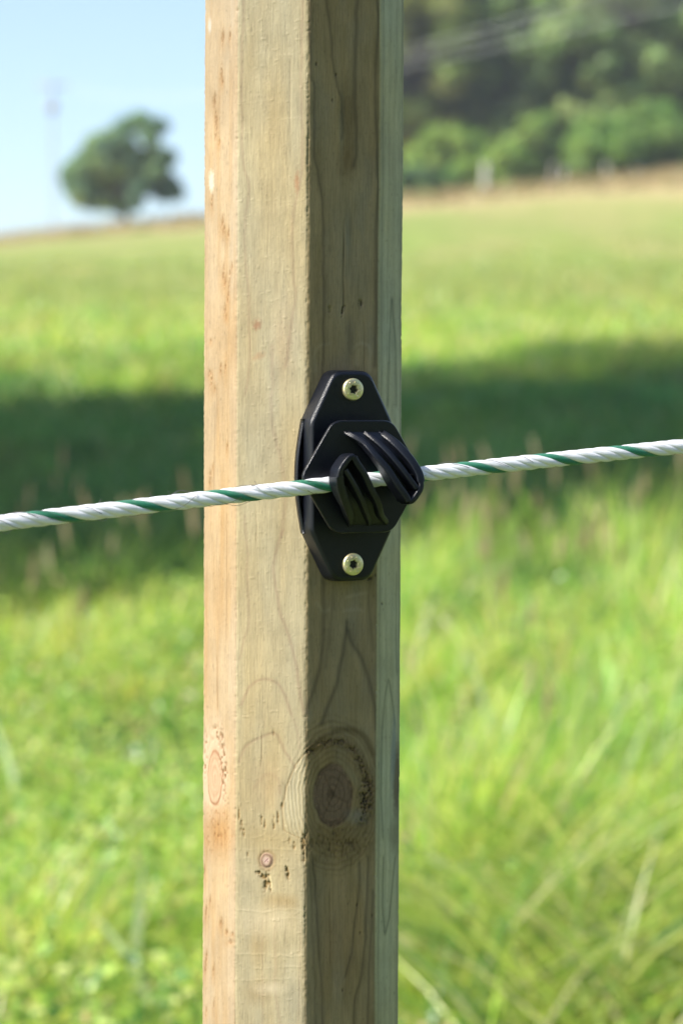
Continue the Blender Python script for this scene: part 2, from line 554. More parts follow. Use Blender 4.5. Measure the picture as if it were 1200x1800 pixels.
# swirl on the second face: bounded on the left
bx = np.interp(Yp, [1324, 1345, 1383, 1423, 1460, 1478], [541, 524, 508, 501, 504, 541])
sw1 = (FID == 1) * (Yp > 1322) * (Yp < 1480) * np.clip((Xn - bx) / 2, 0, 1)
shade(sw1, (1.07, 1.10, 1.16), 0.9)
shade(sw1 * np.clip(rings, 0, 1), (0.84, 0.80, 0.72), 0.8)
D += sw1 * rings * 0.22
edge1 = (FID == 1) * np.exp(-((Xn - bx) / 1.8) ** 2) * (Yp > 1324) * (Yp < 1478)
shade(edge1, (0.72, 0.62, 0.5), 0.7); D -= edge1 * 1.0
shade(np.clip((1.9 - e_knot) / 0.8, 0, 1) * (FID == 2), (0.86, 0.83, 0.76), 0.8)
inside_k = np.clip((1.02 - e_knot) / 0.12, 0, 1) * (FID == 2)
paint(inside_k, (0.125, 0.085, 0.055), 0.9)
kr = np.sin(e_knot * 26 + 1.2 * vn(Xn / 7, Yp / 7, 72))
shade(inside_k * np.clip(kr, 0, 1), (0.72, 0.70, 0.68), 0.7)
shade(inside_k * np.clip(fbm(Xn / 5, Yp / 5, 74), 0, 1), (1.7, 1.55, 1.4), 0.8)
shade(inside_k * np.exp(-((e_knot - 0.93) / 0.10) ** 2) * np.clip(0.5 + vn(Xn / 6, Yp / 8, 78), 0, 1), (0.5, 0.45, 0.4), 0.9)
for a0 in (0.3, 2.2, 4.1, 5.2):
    dd = np.abs(np.angle(np.exp(1j * (ang_k - a0)))) * e_knot * 36
    shade(inside_k * np.exp(-(dd / 1.4) ** 2) * (e_knot < 0.75), (0.65, 0.6, 0.55), 0.6)
shade(inside_k * ell(2, 588, 1396, 6, 9, 0.4), (0.4, 0.37, 0.35), 0.7)
D -= inside_k * (0.8 + 0.5 * fbm(Xn / 4, Yp / 4, 73))
# torn band round its upper right
P = smooth_pts([(545, 1322), (566, 1310), (597, 1303), (622, 1315), (638, 1338), (650, 1368), (654, 1398), (648, 1426), (640, 1440)])
Pn = np.array(P); b = np.full(Xn.shape, 1e9)
sel = near
X, Y = Xn[sel], Yp[sel]; bb = np.full(X.shape, 1e9)
for px_, py_ in Pn: bb = np.minimum(bb, np.hypot(X - px_, Y - py_))
b[sel] = bb
rough = np.clip(vn(Xn / 3.2, Yp / 4.2, 80) * 0.8 + vn(Xn / 1.8, Yp / 2.4, 81) * 0.5 + 0.15, 0, 1) * (FID == 2)
wband = 8 + 4.0 * np.clip((Yp - 1340) / 60, 0, 1)
tear = np.exp(-(b / wband) ** 2) * rough
shade(np.exp(-(b / (wband * 1.2)) ** 2) * (FID == 2), (0.66, 0.60, 0.52), 0.9)
shade(tear, (0.26, 0.22, 0.18), 1.0)
D -= tear * 2.6
D += np.exp(-(b / wband) ** 2) * (1 - rough) * (FID == 2) * 0.9
b2 = ell(2, 643, 1405, 8, 26, 0.6) * rough
shade(b2, (0.12, 0.1, 0.08), 1.0); D -= b2 * 3
paint(ell(2, 622, 1362, 7, 24, 0.5, -0.6), (0.19, 0.16, 0.09), 0.6)
paint(ell(2, 632, 1436, 17, 13, 0.6, 0.2), (0.17, 0.17, 0.14), 0.45)
# soft dark arcs above, rough dark patch below
curve(2, smooth_pts([(548, 1318), (572, 1296), (606, 1283), (640, 1293), (660, 1325)]), 6, (0.62, 0.60, 0.55), 0.8)
curve(2, smooth_pts([(590, 1284), (625, 1282), (650, 1300), (664, 1345)]), 4, (0.66, 0.62, 0.55), 0.6)
below = ell(2, 600, 1482, 52, 26, 0.7)
shade(below, (0.70, 0.66, 0.56), 0.9)
sp2 = np.clip(vn(Xn / 2.6, Yp / 6, 83) + 0.05, 0, 1) * below
shade(sp2, (0.4, 0.36, 0.3), 0.9); D -= sp2 * 1.6
# torn grain on the corner beside it
crn = np.clip(1 - np.abs(Xn - 541.5) / 7, 0, 1) * np.exp(-((Yp - 1488) / 26) ** 2) * ((FID == 1) | (FID == 2))
D -= crn * np.clip(vn(Xn / 3, Yp / 7, 84) + 0.4, 0, 1) * 4.5
shade(crn * np.clip(vn(Xn / 3, Yp / 7, 84) + 0.3, 0, 1), (0.5, 0.4, 0.3), 1.0)

# ---- second face: small knot, torn grain, stains
rk = np.hypot((Xn - 473) / 11, (Yp - 1512) / 13) + 0.06 * vn(Xn / 5, Yp / 5, 90)
ink = f1 * np.clip((1.15 - rk) / 0.15, 0, 1)
paint(ink, (0.35, 0.255, 0.18), 0.9)
shade(f1 * np.exp(-((rk - 1.25) / 0.3) ** 2), (0.84, 0.74, 0.68), 0.9)
shade(f1 * np.exp(-((rk - 0.78) / 0.16) ** 2), (0.48, 0.37, 0.36), 0.95)
paint(f1 * np.clip((0.55 - rk) / 0.15, 0, 1), (0.45, 0.31, 0.26), 0.9)
shade(f1 * np.clip((0.5 - rk) / 0.1, 0, 1) * (np.abs(np.sin(4 * np.arctan2(Yp - 1512, Xn - 473))) < 0.35), (0.3, 0.2, 0.2), 0.9)
D += ink * 0.8 - f1 * np.exp(-((rk - 1.05) / 0.14) ** 2) * 1.6
for x, y, rx, ry in [(423, 1430, 2, 13), (427, 1452, 3, 11), (432, 1464, 2.4, 8), (464, 1442, 2, 9), (470, 1449, 2.2, 8), (486, 1447, 2, 13),
                     (493, 1438, 1.8, 12), (500, 1417, 1.6, 8), (538, 1478, 4, 14), (538, 1494, 3, 9), (522, 1487, 2.5, 7), (514, 1478, 3, 5),
                     (440, 1502, 2.2, 5), (538, 1512, 3, 4), (485, 1285, 1.2, 10)]:
    gouge(1, x, y, rx * 0.85, ry, 2.0, (0.58, 0.45, 0.28))
for x, y, rx, ry, r in [(473, 1549, 4, 17, 0.18), (466, 1541, 6, 4, 0.5), (458, 1534, 5, 3, 0), (479, 1557, 3, 11, -0.2), (510, 1535, 3, 12, -0.2)]:
    gouge(1, x, y, rx, ry, 3.6, (0.5, 0.36, 0.16), r)
paint(ell(1, 481, 1552, 2.2, 12, 0.5, -0.15), (0.5, 0.42, 0.24), 0.8)
shade(ell(1, 474, 1474, 52, 22, 0.8), (0.93, 0.88, 0.78), 0.9)
shade(ell(1, 500, 1585, 24, 12, 0.6), (0.86, 0.76, 0.62), 0.8)
shade(ell(1, 455, 1660, 14, 26, 0.8), (0.84, 0.76, 0.66), 0.8)
shade(ell(1, 455, 1745, 18, 18, 0.8), (0.82, 0.74, 0.64), 0.8)
paint(ell(1, 470, 1618, 40, 20, 0.9), (0.5, 0.41, 0.27), 0.5)
paint(ell(1, 480, 1738, 20, 8, 0.9), (0.52, 0.44, 0.31), 0.5)
shade(ell(1, 453, 571, 7, 8, 0.6, 0, 0.4), (0.82, 0.56, 0.52), 0.9)
shade(ell(1, 523, 320, 4, 16, 0.6, 0, 0.4), (0.88, 0.62, 0.55), 0.9)
shade(ell(1, 457, 626, 9, 5, 0.7, -0.4, 0.4), (0.86, 0.66, 0.60), 0.7)
shade(ell(1, 500, 600, 16, 60, 0.9), (0.95, 0.85, 0.84), 0.7)
shade(ell(1, 478, 1380, 22, 34, 0.9), (0.92, 0.84, 0.80), 0.8)
for y, a, x0, x1 in [(945, .4, 425, 540), (1016, 1.2, 416, 430), (1018, 1.4, 514, 541), (1090, .4, 425, 470), (1472, .6, 418, 500), (1494, .7, 430, 541),
                     (1522, .5, 430, 541), (1601, .8, 416, 541), (1616, .5, 470, 541), (1679, .9, 416, 541), (1701, .8, 450, 541), (1723, .8, 416, 541),
                     (95, .4, 440, 520), (178, .4, 416, 520), (210, .5, 470, 541), (234, .3, 416, 500), (352, .3, 416, 541), (1640, .4, 416, 480)]:
    yy = y + 3 * vn(Xn / 26, Yp * 0 + y, 95)
    g = f1 * np.exp(-((Yp - yy) / 1.5) ** 2) * np.clip((Xn - x0) / 6, 0, 1) * np.clip((x1 - Xn) / 6, 0, 1) * np.clip(0.7 + vn(Xn / 7, Yp, 96), 0, 1)
    D += g * a * 0.6; shade(g, (1.12, 1.13, 1.15), 0.5)

# ---- left face: gouges, knot, stains
for x, y, rx, ry in [(391, 66, 3.2, 12), (404, 60, 2, 10), (389, 130, 2.6, 14), (391, 142, 1.6, 6), (377, 176, 3.6, 10), (380, 226, 2.6, 18), (379, 205, 2, 9),
                     (373, 356, 2.4, 11), (391, 391, 3, 10), (394, 404, 2.4, 7), (402, 410, 2, 8), (393, 480, 2.6, 14), (396, 496, 2.4, 9), (404, 488, 2, 18),
                     (401, 524, 2.2, 9), (396, 545, 2.8, 9), (399, 556, 2, 5), (371, 600, 1.8, 4), (369, 656, 3, 6), (389, 648, 2, 8), (373, 668, 2.6, 12),
                     (379, 680, 2, 6), (371, 842, 2.4, 13), (401, 785, 1.4, 8), (376, 820, 1.5, 6), (360, 1532, 3, 12), (365, 1603, 2.4, 14), (372, 1585, 1.8, 10),
                     (392, 1622, 3.4, 7), (402, 1638, 2.5, 4), (409, 1655, 4.5, 3.5), (412, 1642, 2.5, 3), (364, 1700, 2.4, 14), (379, 1706, 2, 10),
                     (380, 1770, 2, 12), (366, 1778, 1.6, 8), (386, 250, 1.6, 5), (398, 640, 1.6, 14), (408, 468, 1.5, 6), (366, 1680, 1.6, 8)]:
    gouge(0, x, y, rx * 0.75, ry * 1.1, 1.5, (0.66, 0.56, 0.46), 0.08, 0.6)
    shade(ell(0, x, y + ry * 0.8, rx * 1.8, ry * 1.6, 0.9), (0.92, 0.80, 0.64), 0.6)
paint(ell(0, 372, 318, 4.5, 17, 0.5, 0, 0.3), (0.50, 0.45, 0.36), 0.8)
paint(ell(0, 368, 45, 3, 12, 0.5), (0.42, 0.40, 0.36), 0.6)
kl = np.hypot((Xn - 381) / 12.5, (Yp - 1367) / 47) + 0.04 * vn(Xn / 8, Yp / 8, 97)
halo = ell(0, 380, 1352, 25, 84, 0.25)
paint(halo, (0.44, 0.33, 0.22), 0.8)
ring_l = np.sin(kl * 16)
D += halo * ring_l * 0.3
tl = ell(0, 396, 1352, 6, 62, 0.5, -0.08) * np.clip(vn(Xn / 3, Yp / 4.5, 98) + 0.25, 0, 1)
shade(tl, (0.45, 0.33, 0.22), 1.0); D -= tl * 2.4
tl = ell(0, 364, 1330, 3.5, 36, 0.5) * np.clip(vn(Xn / 3, Yp / 4.5, 99) + 0.15, 0, 1)
shade(tl, (0.55, 0.42, 0.3), 1.0); D -= tl * 1.8
tl = ell(0, 384, 1290, 10, 14, 0.5) * np.clip(vn(Xn / 3, Yp / 4, 100) + 0.15, 0, 1)
shade(tl, (0.55, 0.42, 0.3), 1.0); D -= tl * 1.8
inl = f0 * np.clip((1 - kl) / 0.08, 0, 1)
paint(inl, (0.39, 0.265, 0.165), 0.9)
shade(f0 * np.exp(-((kl - 1.0) / 0.07) ** 2), (0.62, 0.42, 0.32), 0.9)
shade(inl * np.clip(np.sin(kl * 20 + vn(Xn / 4, Yp / 12, 101)), 0, 1), (0.9, 0.84, 0.8), 0.8)
shade(ell(0, 385, 1464, 24, 34, 0.8), (0.88, 0.68, 0.46), 0.9)
sp = ell(0, 385, 1460, 24, 36, 0.6) * np.clip(vn(Xn / 3, Yp / 5, 102) - 0.2, 0, 1)
shade(sp, (0.6, 0.42, 0.25), 1.0); D -= sp * 1.5
# fourth face knot seen edge-on
paint(ell(3, 700, 1372, 6, 62, 0.4), (0.10, 0.065, 0.04), 0.8)
paint(ell(3, 694, 1320, 4, 62, 0.5, 0.03), (0.14, 0.17, 0.20), 0.6)
shade(ell(3, 697, 1470, 7, 26, 0.6), (0.5, 0.48, 0.45), 0.8)

# hairline drying checks
for f_, P, a_ in [(1, [(463, 1280), (464, 1330), (463, 1352)], .6), (1, [(452, 880), (453, 930), (452, 960)], .35),
                  (0, [(378, 700), (379, 790), (377, 880)], .4), (0, [(400, 900), (401, 1010), (400, 1130)], .4), (2, [(640, 700), (641, 640), (640, 560)], .6),
                  (2, [(586, 1560), (587, 1640), (586, 1700)], .5), (1, [(510, 100), (511, 180), (510, 240)], .3), (0, [(384, 1150), (385, 1200), (384, 1250)], .5)]:
    line(f_, P, 0.8, (0.45, 0.38, 0.3), a_, 0.8, wob=0.8)
# frayed corner between the sunlit and the shaded side
cd = np.abs(Xn - 541.5)
D += np.exp(-(cd / 1.8) ** 2) * ((FID == 1) | (FID == 2)) * (0.6 * vn(Yp / 4, Yp * 0 + 3, 105) + 0.6 * vn(Yp / 11, Yp * 0 + 5, 106))
cd = np.minimum(np.abs(Xn - 416.5), np.abs(Xn - 358))
D += np.exp(-(cd / 3.0) ** 2) * (FID <= 1) * 0.5 * vn(Yp / 6, Yp * 0 + 7, 107)

for cx_, sd_ in ((358, 1), (416.5, 2), (541.5, 3), (666, 4), (706, 5)):
    cdd = np.abs(Xn - cx_)
    nick = -1.6 * np.clip(vn(Yp / 9, Yp * 0 + sd_, 210) - 0.72, 0, 1) / 0.28
    D += np.exp(-(cdd / 2.6) ** 2) * (nick + 0.25 * vn(Yp / 3, Yp * 0 + sd_, 211)) * (FID <= 3)
D += 0.7 * vn(Yp / 260, FID * 3.0, 212) + 0.35 * vn(Yp / 90, FID * 3.0, 213)
PXU = K * 1.16
NXc = np.tile(nrm2[:, 0], (NZ, 1)); NYc = np.tile(nrm2[:, 1], (NZ, 1))
V = np.stack([WX + NXc * D * PXU, PY + NYc * D * PXU, ZZ], -1).reshape(-1, 3)
i = (np.arange(NZ - 1)[:, None] * NP_ + np.arange(NP_)[None, :])
j = (np.arange(NZ - 1)[:, None] * NP_ + (np.arange(NP_)[None, :] + 1) % NP_)
F = np.stack([i.ravel(), j.ravel(), (j + NP_).ravel(), (i + NP_).ravel()], 1)
nV = len(V)
capc = np.array([[POST_X + (Z_TOP - ZMID) * LEAN, 0, Z_TOP]])
V = np.concatenate([V, capc])
top0 = (NZ - 1) * NP_
cap = np.stack([top0 + np.arange(NP_), top0 + (np.arange(NP_) + 1) % NP_, np.full(NP_, nV)], 1)
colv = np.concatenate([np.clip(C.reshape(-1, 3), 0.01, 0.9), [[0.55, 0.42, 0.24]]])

wm, nt, bs = new_mat('treated_pine')
at = N(nt, 'ShaderNodeAttribute'); at.attribute_name = 'col'
tc = N(nt, 'ShaderNodeTexCoord'); mp = N(nt, 'ShaderNodeMapping'); mp.inputs['Scale'].default_value = (1500, 1500, 90)
nt.links.new(tc.outputs['Object'], mp.inputs[0])
no = N(nt, 'ShaderNodeTexNoise'); no.inputs['Scale'].default_value = 1.0; no.inputs['Detail'].default_value = 5
nt.links.new(mp.outputs[0], no.inputs['Vector'])
rr = N(nt, 'ShaderNodeMapRange'); rr.inputs['From Min'].default_value = 0.3; rr.inputs['From Max'].default_value = 0.7
rr.inputs['To Min'].default_value = 0.90; rr.inputs['To Max'].default_value = 1.08
nt.links.new(no.outputs['Fac'], rr.inputs[0])
mul = N(nt, 'ShaderNodeVectorMath', operation='SCALE')
nt.links.new(at.outputs['Color'], mul.inputs[0]); nt.links.new(rr.outputs[0], mul.inputs['Scale'])
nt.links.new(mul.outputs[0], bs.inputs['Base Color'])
bs.inputs['Roughness'].default_value = 0.75
bs.inputs['Specular IOR Level'].default_value = 0.25
bp = N(nt, 'ShaderNodeBump'); bp.inputs['Strength'].default_value = 0.35; bp.inputs['Distance'].default_value = 0.0004
nt.links.new(no.outputs['Fac'], bp.inputs['Height']); nt.links.new(bp.outputs[0], bs.inputs['Normal'])
post = mesh_np('fence_post', V, [F, cap], wm, smooth=True, col=colv)
tag(post, 'thick eight-sided pine fence post with knots, carrying the black insulator and rope', 'post')

# ------------------------------------------------------------------ insulator
U = K * 1.158                          # metres per photograph pixel at the face
e2, e3 = pv[2], pv[3]
uu = (e3 - e2) / np.linalg.norm(e3 - e2)
u3 = Vector((uu[0], uu[1], 0)); n3v = Vector((uu[1], -uu[0], 0)); up = Vector((0, 0, 1))
fc = (e2 + e3) / 2
zc_ = None
fx = fc[0]
zI = 1.1
for _ in range(20):                    # height where the face centre projects to row 836
    q = project(fx + POST_X + (zI - ZMID) * LEAN, fc[1], zI)
    zI += (q[1] - 836) * U
O = Vector((fx + POST_X + (zI - ZMID) * LEAN, fc[1], zI))
FM = Matrix(((u3.x, up.x, n3v.x), (u3.y, up.y, n3v.y), (u3.z, up.z, n3v.z)))
plastic = plain('black_plastic', (0.004, 0.005, 0.009), 0.30, bump=0.25, bscale=2600)
plastic.node_tree.nodes['Principled BSDF'].inputs['Specular IOR Level'].default_value = 0.42
ins = empty('rope_insulator', O)
ins.rotation_euler = FM.to_euler()
tag(ins, 'black plastic rope insulator with two hooked clips, screwed to the wooden post', 'insulator')


def bevel(o, w, seg=3, ang=0.5):
    md = o.modifiers.new('bevel', 'BEVEL'); md.width = w; md.segments = seg
    md.limit_method = 'ANGLE'; md.angle_limit = ang; md.harden_normals = False
    for p in o.data.polygons: p.use_smooth = True
    w2 = o.modifiers.new('wn', 'WEIGHTED_NORMAL'); w2.keep_sharp = False
    return o


def round_poly(P, rad, seg=6):
    """polygon with its corners turned into arcs; rad may be one per corner"""
    out = []
    n = len(P)
    rads = rad if isinstance(rad, (list, tuple)) else [rad] * n
    for i in range(n):
        a, b, c = Vector(P[i - 1]), Vector(P[i]), Vector(P[(i + 1) % n])
        d1, d2 = (a - b), (c - b)
        l1, l2 = d1.length, d2.length
        d1.normalize(); d2.normalize()
        r = rads[i]
        half_a = d1.angle(d2) / 2
        t = min(r / math.tan(half_a), l1 * 0.48, l2 * 0.48)
        p1, p2 = b + d1 * t, b + d2 * t
        for k in range(seg + 1):
            s = k / seg
            out.append(((1 - s) ** 2) * p1 + 2 * s * (1 - s) * b + s * s * p2)
    return out


def loft(name, rings, mat, parent, flat=False):
    """rings: list of lists of (x,y,z) px, same count; ends capped"""
    n = len(rings[0]); V = []; F = []
    for r in rings: V += [Vector(p) * U for p in r]
    for k in range(len(rings) - 1):
        for i in range(n):
            j = (i + 1) % n
            F.append((k * n + i, k * n + j, (k + 1) * n + j, (k + 1) * n + i))
    F.append(tuple(range(n))[::-1]); F.append(tuple((len(rings) - 1) * n + i for i in range(n)))
    me = bpy.data.meshes.new(name); me.from_pydata([tuple(v) for v in V], [], F); me.update()
    me.materials.append(mat)
    o = bpy.data.objects.new(name, me); COL.objects.link(o); o.parent = parent
    return o


# base block: long octagon
oct_ = [(-35, 185), (35, 185), (81, 96), (81, -96), (35, -185), (-35, -185), (-81, -96), (-81, 96)]
rad = [27, 27, 36, 36, 27, 27, 36, 36]
def sc(P, s, dx=0): return [(p[0] * s[0] + dx, p[1] * s[1]) for p in P]
rings = []
for w, s in [(-1.5, 1.0), (14, 1.0), (34, 0.985), (38, 0.965), (40.5, 0.93), (41, 0.90)]:
    R0 = round_poly(sc(oct_, (s, 0.5 + s / 2)), rad)
    rings.append([(p.x, p.y, w) for p in R0])
b_ = loft('base_plate', rings[::-1], plastic, ins)
bevel(b_, 0.0004, 2, 0.6)
# pedestal under the upper plate
ped = []
for w, s in [(38, 1.0), (60, 0.86), (79, 0.78)]:
    ped.append([(p.x, p.y, w) for p in round_poly(sc([(-34, 90), (40, 95), (74, 50), (74, -50), (40, -95), (-34, -90), (-66, -42), (-66, 42)], (s + 0.1, 1.0)), 10)])
bevel(loft('pedestal', ped[::-1], plastic, ins), 0.0003, 2)
# curved side rims with a deep pocket behind
for sgn in (-1, 1):
    Vv, Ff = [], []
    n = 24
    for i in range(n + 1):
        v = -100 + 200 * i / n
        bow = math.cos(math.pi * v / 200)
        uo = 80.5 + 12.5 * bow
        for (du, w) in ((0, 0), (0.6, 13), (-2.0, 14.2), (-3.4, 13), (-3.6, 0)):
            Vv.append(((uo + du) * sgn * U, v * U, w * U))
    for i in range(n):
        for k in range(5):
            a, b2_ = i * 5 + k, i * 5 + (k + 1) % 5
            q = (a, b2_, b2_ + 5, a + 5)
            Ff.append(q if sgn < 0 else q[::-1])
    Ff.append((0, 1, 2, 3, 4)[::1]); Ff.append(tuple(n * 5 + k for k in range(5))[::-1])
    me = bpy.data.meshes.new('side_rim'); me.from_pydata(Vv, [], Ff); me.update(); me.materials.append(plastic)
    o = bpy.data.objects.new('side_rim', me); COL.objects.link(o); o.parent = ins
    for p in me.polygons: p.use_smooth = True
# thin flange that closes the pockets against the wood
fl = [(-80 - 11 * math.cos(math.pi * v / 200), v) for v in np.linspace(-99, 99, 17)]
fl = fl + [(-x_, -v_) for x_, v_ in fl]
loft('back_flange', [[(x_, v_, w) for x_, v_ in fl] for w in (2.5, -1.0)], plastic, ins)
# upper plate
hexa = [(-58, 100), (58, 100), (121, 0), (58, -100), (-58, -100), (-121, 0)]
rings = []
for w, s in [(76, 0.975), (77.5, 0.99), (81.5, 0.99), (83.3, 0.98), (84, 0.965)]:
    R0 = round_poly(sc(hexa, (s * 0.985, s * 0.985)), [32, 32, 26, 32, 32, 26], 8)
    rings.append([(p.x, p.y, w) for p in R0])
o = loft('upper_plate', rings[::-1], plastic, ins)
for p in o.data.polygons: p.use_smooth = True
o.modifiers.new('wn', 'WEIGHTED_NORMAL')

# hook clips.  crest points read as (column,row) -> plate coordinates with a height that climbs like an arc
W0 = 83.0
def crest(P, wt=63.0, y_end=880.0):
    out = []
    for (x, y) in P:
        t = min(1, max(0, (y - 757) / (y_end - 757)))
        h = wt * (1 - (1 - t) ** 2.2) ** 0.62
        s = 1.0 / (1 - (W0 + h) * U * 0.905 / 1.158) 
        X = (x - 603.8) / s; Y = (836 - y) / s + 2.0 * (s - 1) * 0
        u = (X - 0.428 * (W0 + h)) / 0.903
        out.append((u, Y, W0 + h, h))
    return out


def rib(bm_v, bm_f, C_, th, under):
    """a fin: crest polyline C_ with heights; 'under' gives the height of its underside above the plate"""
    n = len(C_)
    base = len(bm_v)
    for k, (u, v, w, h) in enumerate(C_):
        a = C_[max(k - 1, 0)]; b = C_[min(k + 1, n - 1)]
        d = Vector((b[0] - a[0], b[1] - a[1])); d.normalize()
        px, py = -d.y, d.x
        lo = W0 - 1.5 + under(k / (n - 1), v, h)
        lo = min(lo, w - 4)
        hw = th(k / (n - 1)) / 2 if callable(th) else th / 2
        for (s, ww) in ((-hw, lo), (hw, lo), (hw, w - 3.0), (hw * 0.85, w - 1.2), (hw * 0.45, w - 0.1), (-hw * 0.45, w - 0.1), (-hw * 0.85, w - 1.2), (-hw, w - 3.0)):
            bm_v.append((u + px * s, v + py * s, ww))
    m = 8
    for k in range(n - 1):
        for q in range(m):
            a, b = base + k * m + q, base + k * m + (q + 1) % m
            bm_f.append((a, a + m, b + m, b))
    bm_f.append(tuple(base + q for q in range(m)))
    bm_f.append(tuple(base + (n - 1) * m + q for q in range(m))[::-1])


def cr(P, n=5): return smooth_pts(P, n)


rib1 = crest(cr([(610, 757), (618, 761), (643, 775), (663, 797), (685, 822), (702, 848), (718, 870), (722, 879)]))
rib2 = crest(cr([(642, 758), (650, 762), (673, 780), (697, 805), (718, 831), (737, 856)]))
rib3 = crest(cr([(672, 757), (681, 762), (705, 782), (728, 808), (741, 830), (744.5, 845)]))
tip = crest(cr([(743, 839), (744.5, 845), (744, 856), (738, 867), (730, 877), (722, 879.5)], 4))


def under(t, v, h):
    """rope tunnel below the finger"""
    c = 29.0 * min(1, max(0, (78 - v) / 40.0))
    return c


def make_clip():
    Vv, Ff = [], []
    lens = [len(rib1)]
    parts = []
    for C_, th in ((rib1, lambda t: 8 + 4 * min(1, t * 2)), (rib2, lambda t: 7 + 2.6 * min(1, t * 2)), (rib3, lambda t: 10 + 5 * min(1, t * 3)), (tip, 10.5)):
        v_, f_ = [], []
        rib(v_, f_, C_, th, under)
        parts.append((v_, f_))
    # web that closes the slots part way down
    w_v, w_f = [], []
    n = 14
    def samp(C_, t):
        x = t * (len(C_) - 1); i = min(int(x), len(C_) - 2); f = x - i
        return [C_[i][k] * (1 - f) + C_[i + 1][k] * f for k in range(4)]
    for k in range(n + 1):
        t = k / n
        a, b = samp(rib1, t), samp(rib3, t)
        for q in (0, 0.5, 1):
            u_ = a[0] * (1 - q) + b[0] * q; v__ = a[1] * (1 - q) + b[1] * q; h = a[3] * (1 - q) + b[3] * q
            lo = under(t, v__, h) - 1.0
            hi = max(lo + 1.5, min(h - 3, lo + 3))
            w_v.append((u_, v__, W0 + lo)); w_v.append((u_, v__, W0 + max(hi, -0.5)))
    for k in range(n):
        for q in range(2):
            a = k * 6 + q * 2
            w_f.append((a + 1, a + 3, a + 9, a + 7)); w_f.append((a, a + 6, a + 8, a + 2))
    for k in range(n):
        a = k * 6; w_f.append((a, a + 1, a + 7, a + 6)); w_f.append((a + 4, a + 10, a + 11, a + 5))
    w_f.append((0, 2, 3, 1)); w_f.append((2, 4, 5, 3)); e = n * 6
    w_f.append((e, e + 1, e + 3, e + 2)); w_f.append((e + 2, e + 3, e + 5, e + 4))
    return parts, (w_v, w_f)


parts, web = make_clip()


def put(name, vf, parent, bev=0.0):
    me = bpy.data.meshes.new(name)
    me.from_pydata([(x * U, y * U, z * U) for x, y, z in vf[0]], [], vf[1]); me.update()
    me.materials.append(plastic)
    o = bpy.data.objects.new(name, me); COL.objects.link(o); o.parent = parent
    for p in me.polygons: p.use_smooth = True
    if bev:
        md = o.modifiers.new('bevel', 'BEVEL'); md.width = bev; md.segments = 2; md.limit_method = 'ANGLE'; md.angle_limit = 0.6
    o.modifiers.new('wn', 'WEIGHTED_NORMAL')
    return o


for rot in (0, math.pi):
    wb = put('clip', web, ins)
    wb.rotation_euler = (0, 0, rot)
    if rot: wb.location = (12 * U, -6 * U, 0)
    for p in parts: put('rib', p, wb, 0.00025)

# screws
zinc, nt, bs = new_mat('yellow_zinc')
bs.inputs['Metallic'].default_value = 0.85; bs.inputs['Roughness'].default_value = 0.42
tc = N(nt, 'ShaderNodeTexCoord'); no = N(nt, 'ShaderNodeTexNoise'); no.inputs['Scale'].default_value = 420; no.inputs['Detail'].default_value = 3
nt.links.new(tc.outputs['Object'], no.inputs['Vector'])
r_ = cramp(no.outputs['Fac'], [(0.35, (0.66, 0.66, 0.34)), (0.5, (0.80, 0.74, 0.42)), (0.62, (0.72, 0.60, 0.38)), (0.72, (0.78, 0.80, 0.66))])
nt.links.new(r_.outputs[0], bs.inputs['Base Color'])
bp = N(nt, 'ShaderNodeBump'); bp.inputs['Strength'].default_value = 0.3; bp.inputs['Distance'].default_value = 0.0004
nt.links.new(no.outputs['Fac'], bp.inputs['Height']); nt.links.new(bp.outputs[0], bs.inputs['Normal'])


def screw(v, ang0):
    prof = [(19.5, 39.5), (19.5, 44), (18.7, 46.2), (17.4, 47.2)]
    n = 48
    Vv, Ff = [], []
    for r, w in prof:
        for i in range(n):
            a = 2 * math.pi * i / n; Vv.append((r * math.cos(a), r * math.sin(a), w))
    # six-lobed drive recess
    for r, w in [(8.2, 47.2), (7.4, 46.4), (7.0, 37.5)]:
        for i in range(n):
            a = 2 * math.pi * i / n
            q = r * (1 + 0.13 * math.cos(6 * (a + ang0))); Vv.append((q * math.cos(a), q * math.sin(a), w))
    R_ = len(prof) + 3
    for k in range(R_ - 1):
        for i in range(n):
            j = (i + 1) % n; Ff.append((k * n + i, k * n + j, (k + 1) * n + j, (k + 1) * n + i))
    Ff.append(tuple((R_ - 1) * n + i for i in range(n)))
    me = bpy.data.meshes.new('screw'); me.from_pydata([(x * U, y * U, z * U) for x, y, z in Vv], [], Ff); me.update()
    me.materials.append(zinc)
    for p in me.polygons: p.use_smooth = len(p.vertices) == 4
    o = bpy.data.objects.new('screw', me); COL.objects.link(o); o.parent = ins
    o.location = (0, v * U, 0)
    md = o.modifiers.new('edge', 'EDGE_SPLIT'); md.split_angle = math.radians(38)
    # raised dots of the head stamp
    sv, sf = [], []
    for i in range(8):
        a = 2 * math.pi * (i + 0.5) / 8 + ang0
        cx, cy = 13.2 * math.cos(a), 13.2 * math.sin(a)
        b0 = len(sv)
        for k in range(8):
            t = 2 * math.pi * k / 8
            sv.append((cx + 1.5 * math.cos(t), cy + 1.5 * math.sin(t), 46.9))
        for k in range(8):
            t = 2 * math.pi * k / 8
            sv.append((cx + 1.0 * math.cos(t), cy + 1.0 * math.sin(t), 47.9))
        for k in range(8): sf.append((b0 + k, b0 + (k + 1) % 8, b0 + 8 + (k + 1) % 8, b0 + 8 + k))
        sf.append(tuple(b0 + 8 + k for k in range(8)))
    me = bpy.data.meshes.new('head_marks'); me.from_pydata([(x * U, y * U, z * U) for x, y, z in sv], [], sf); me.update()
    me.materials.append(zinc)
    q = bpy.data.objects.new('head_marks', me); COL.objects.link(q); q.parent = o
    return o


screw(151, 0.2)
screw(-154, 0.7)

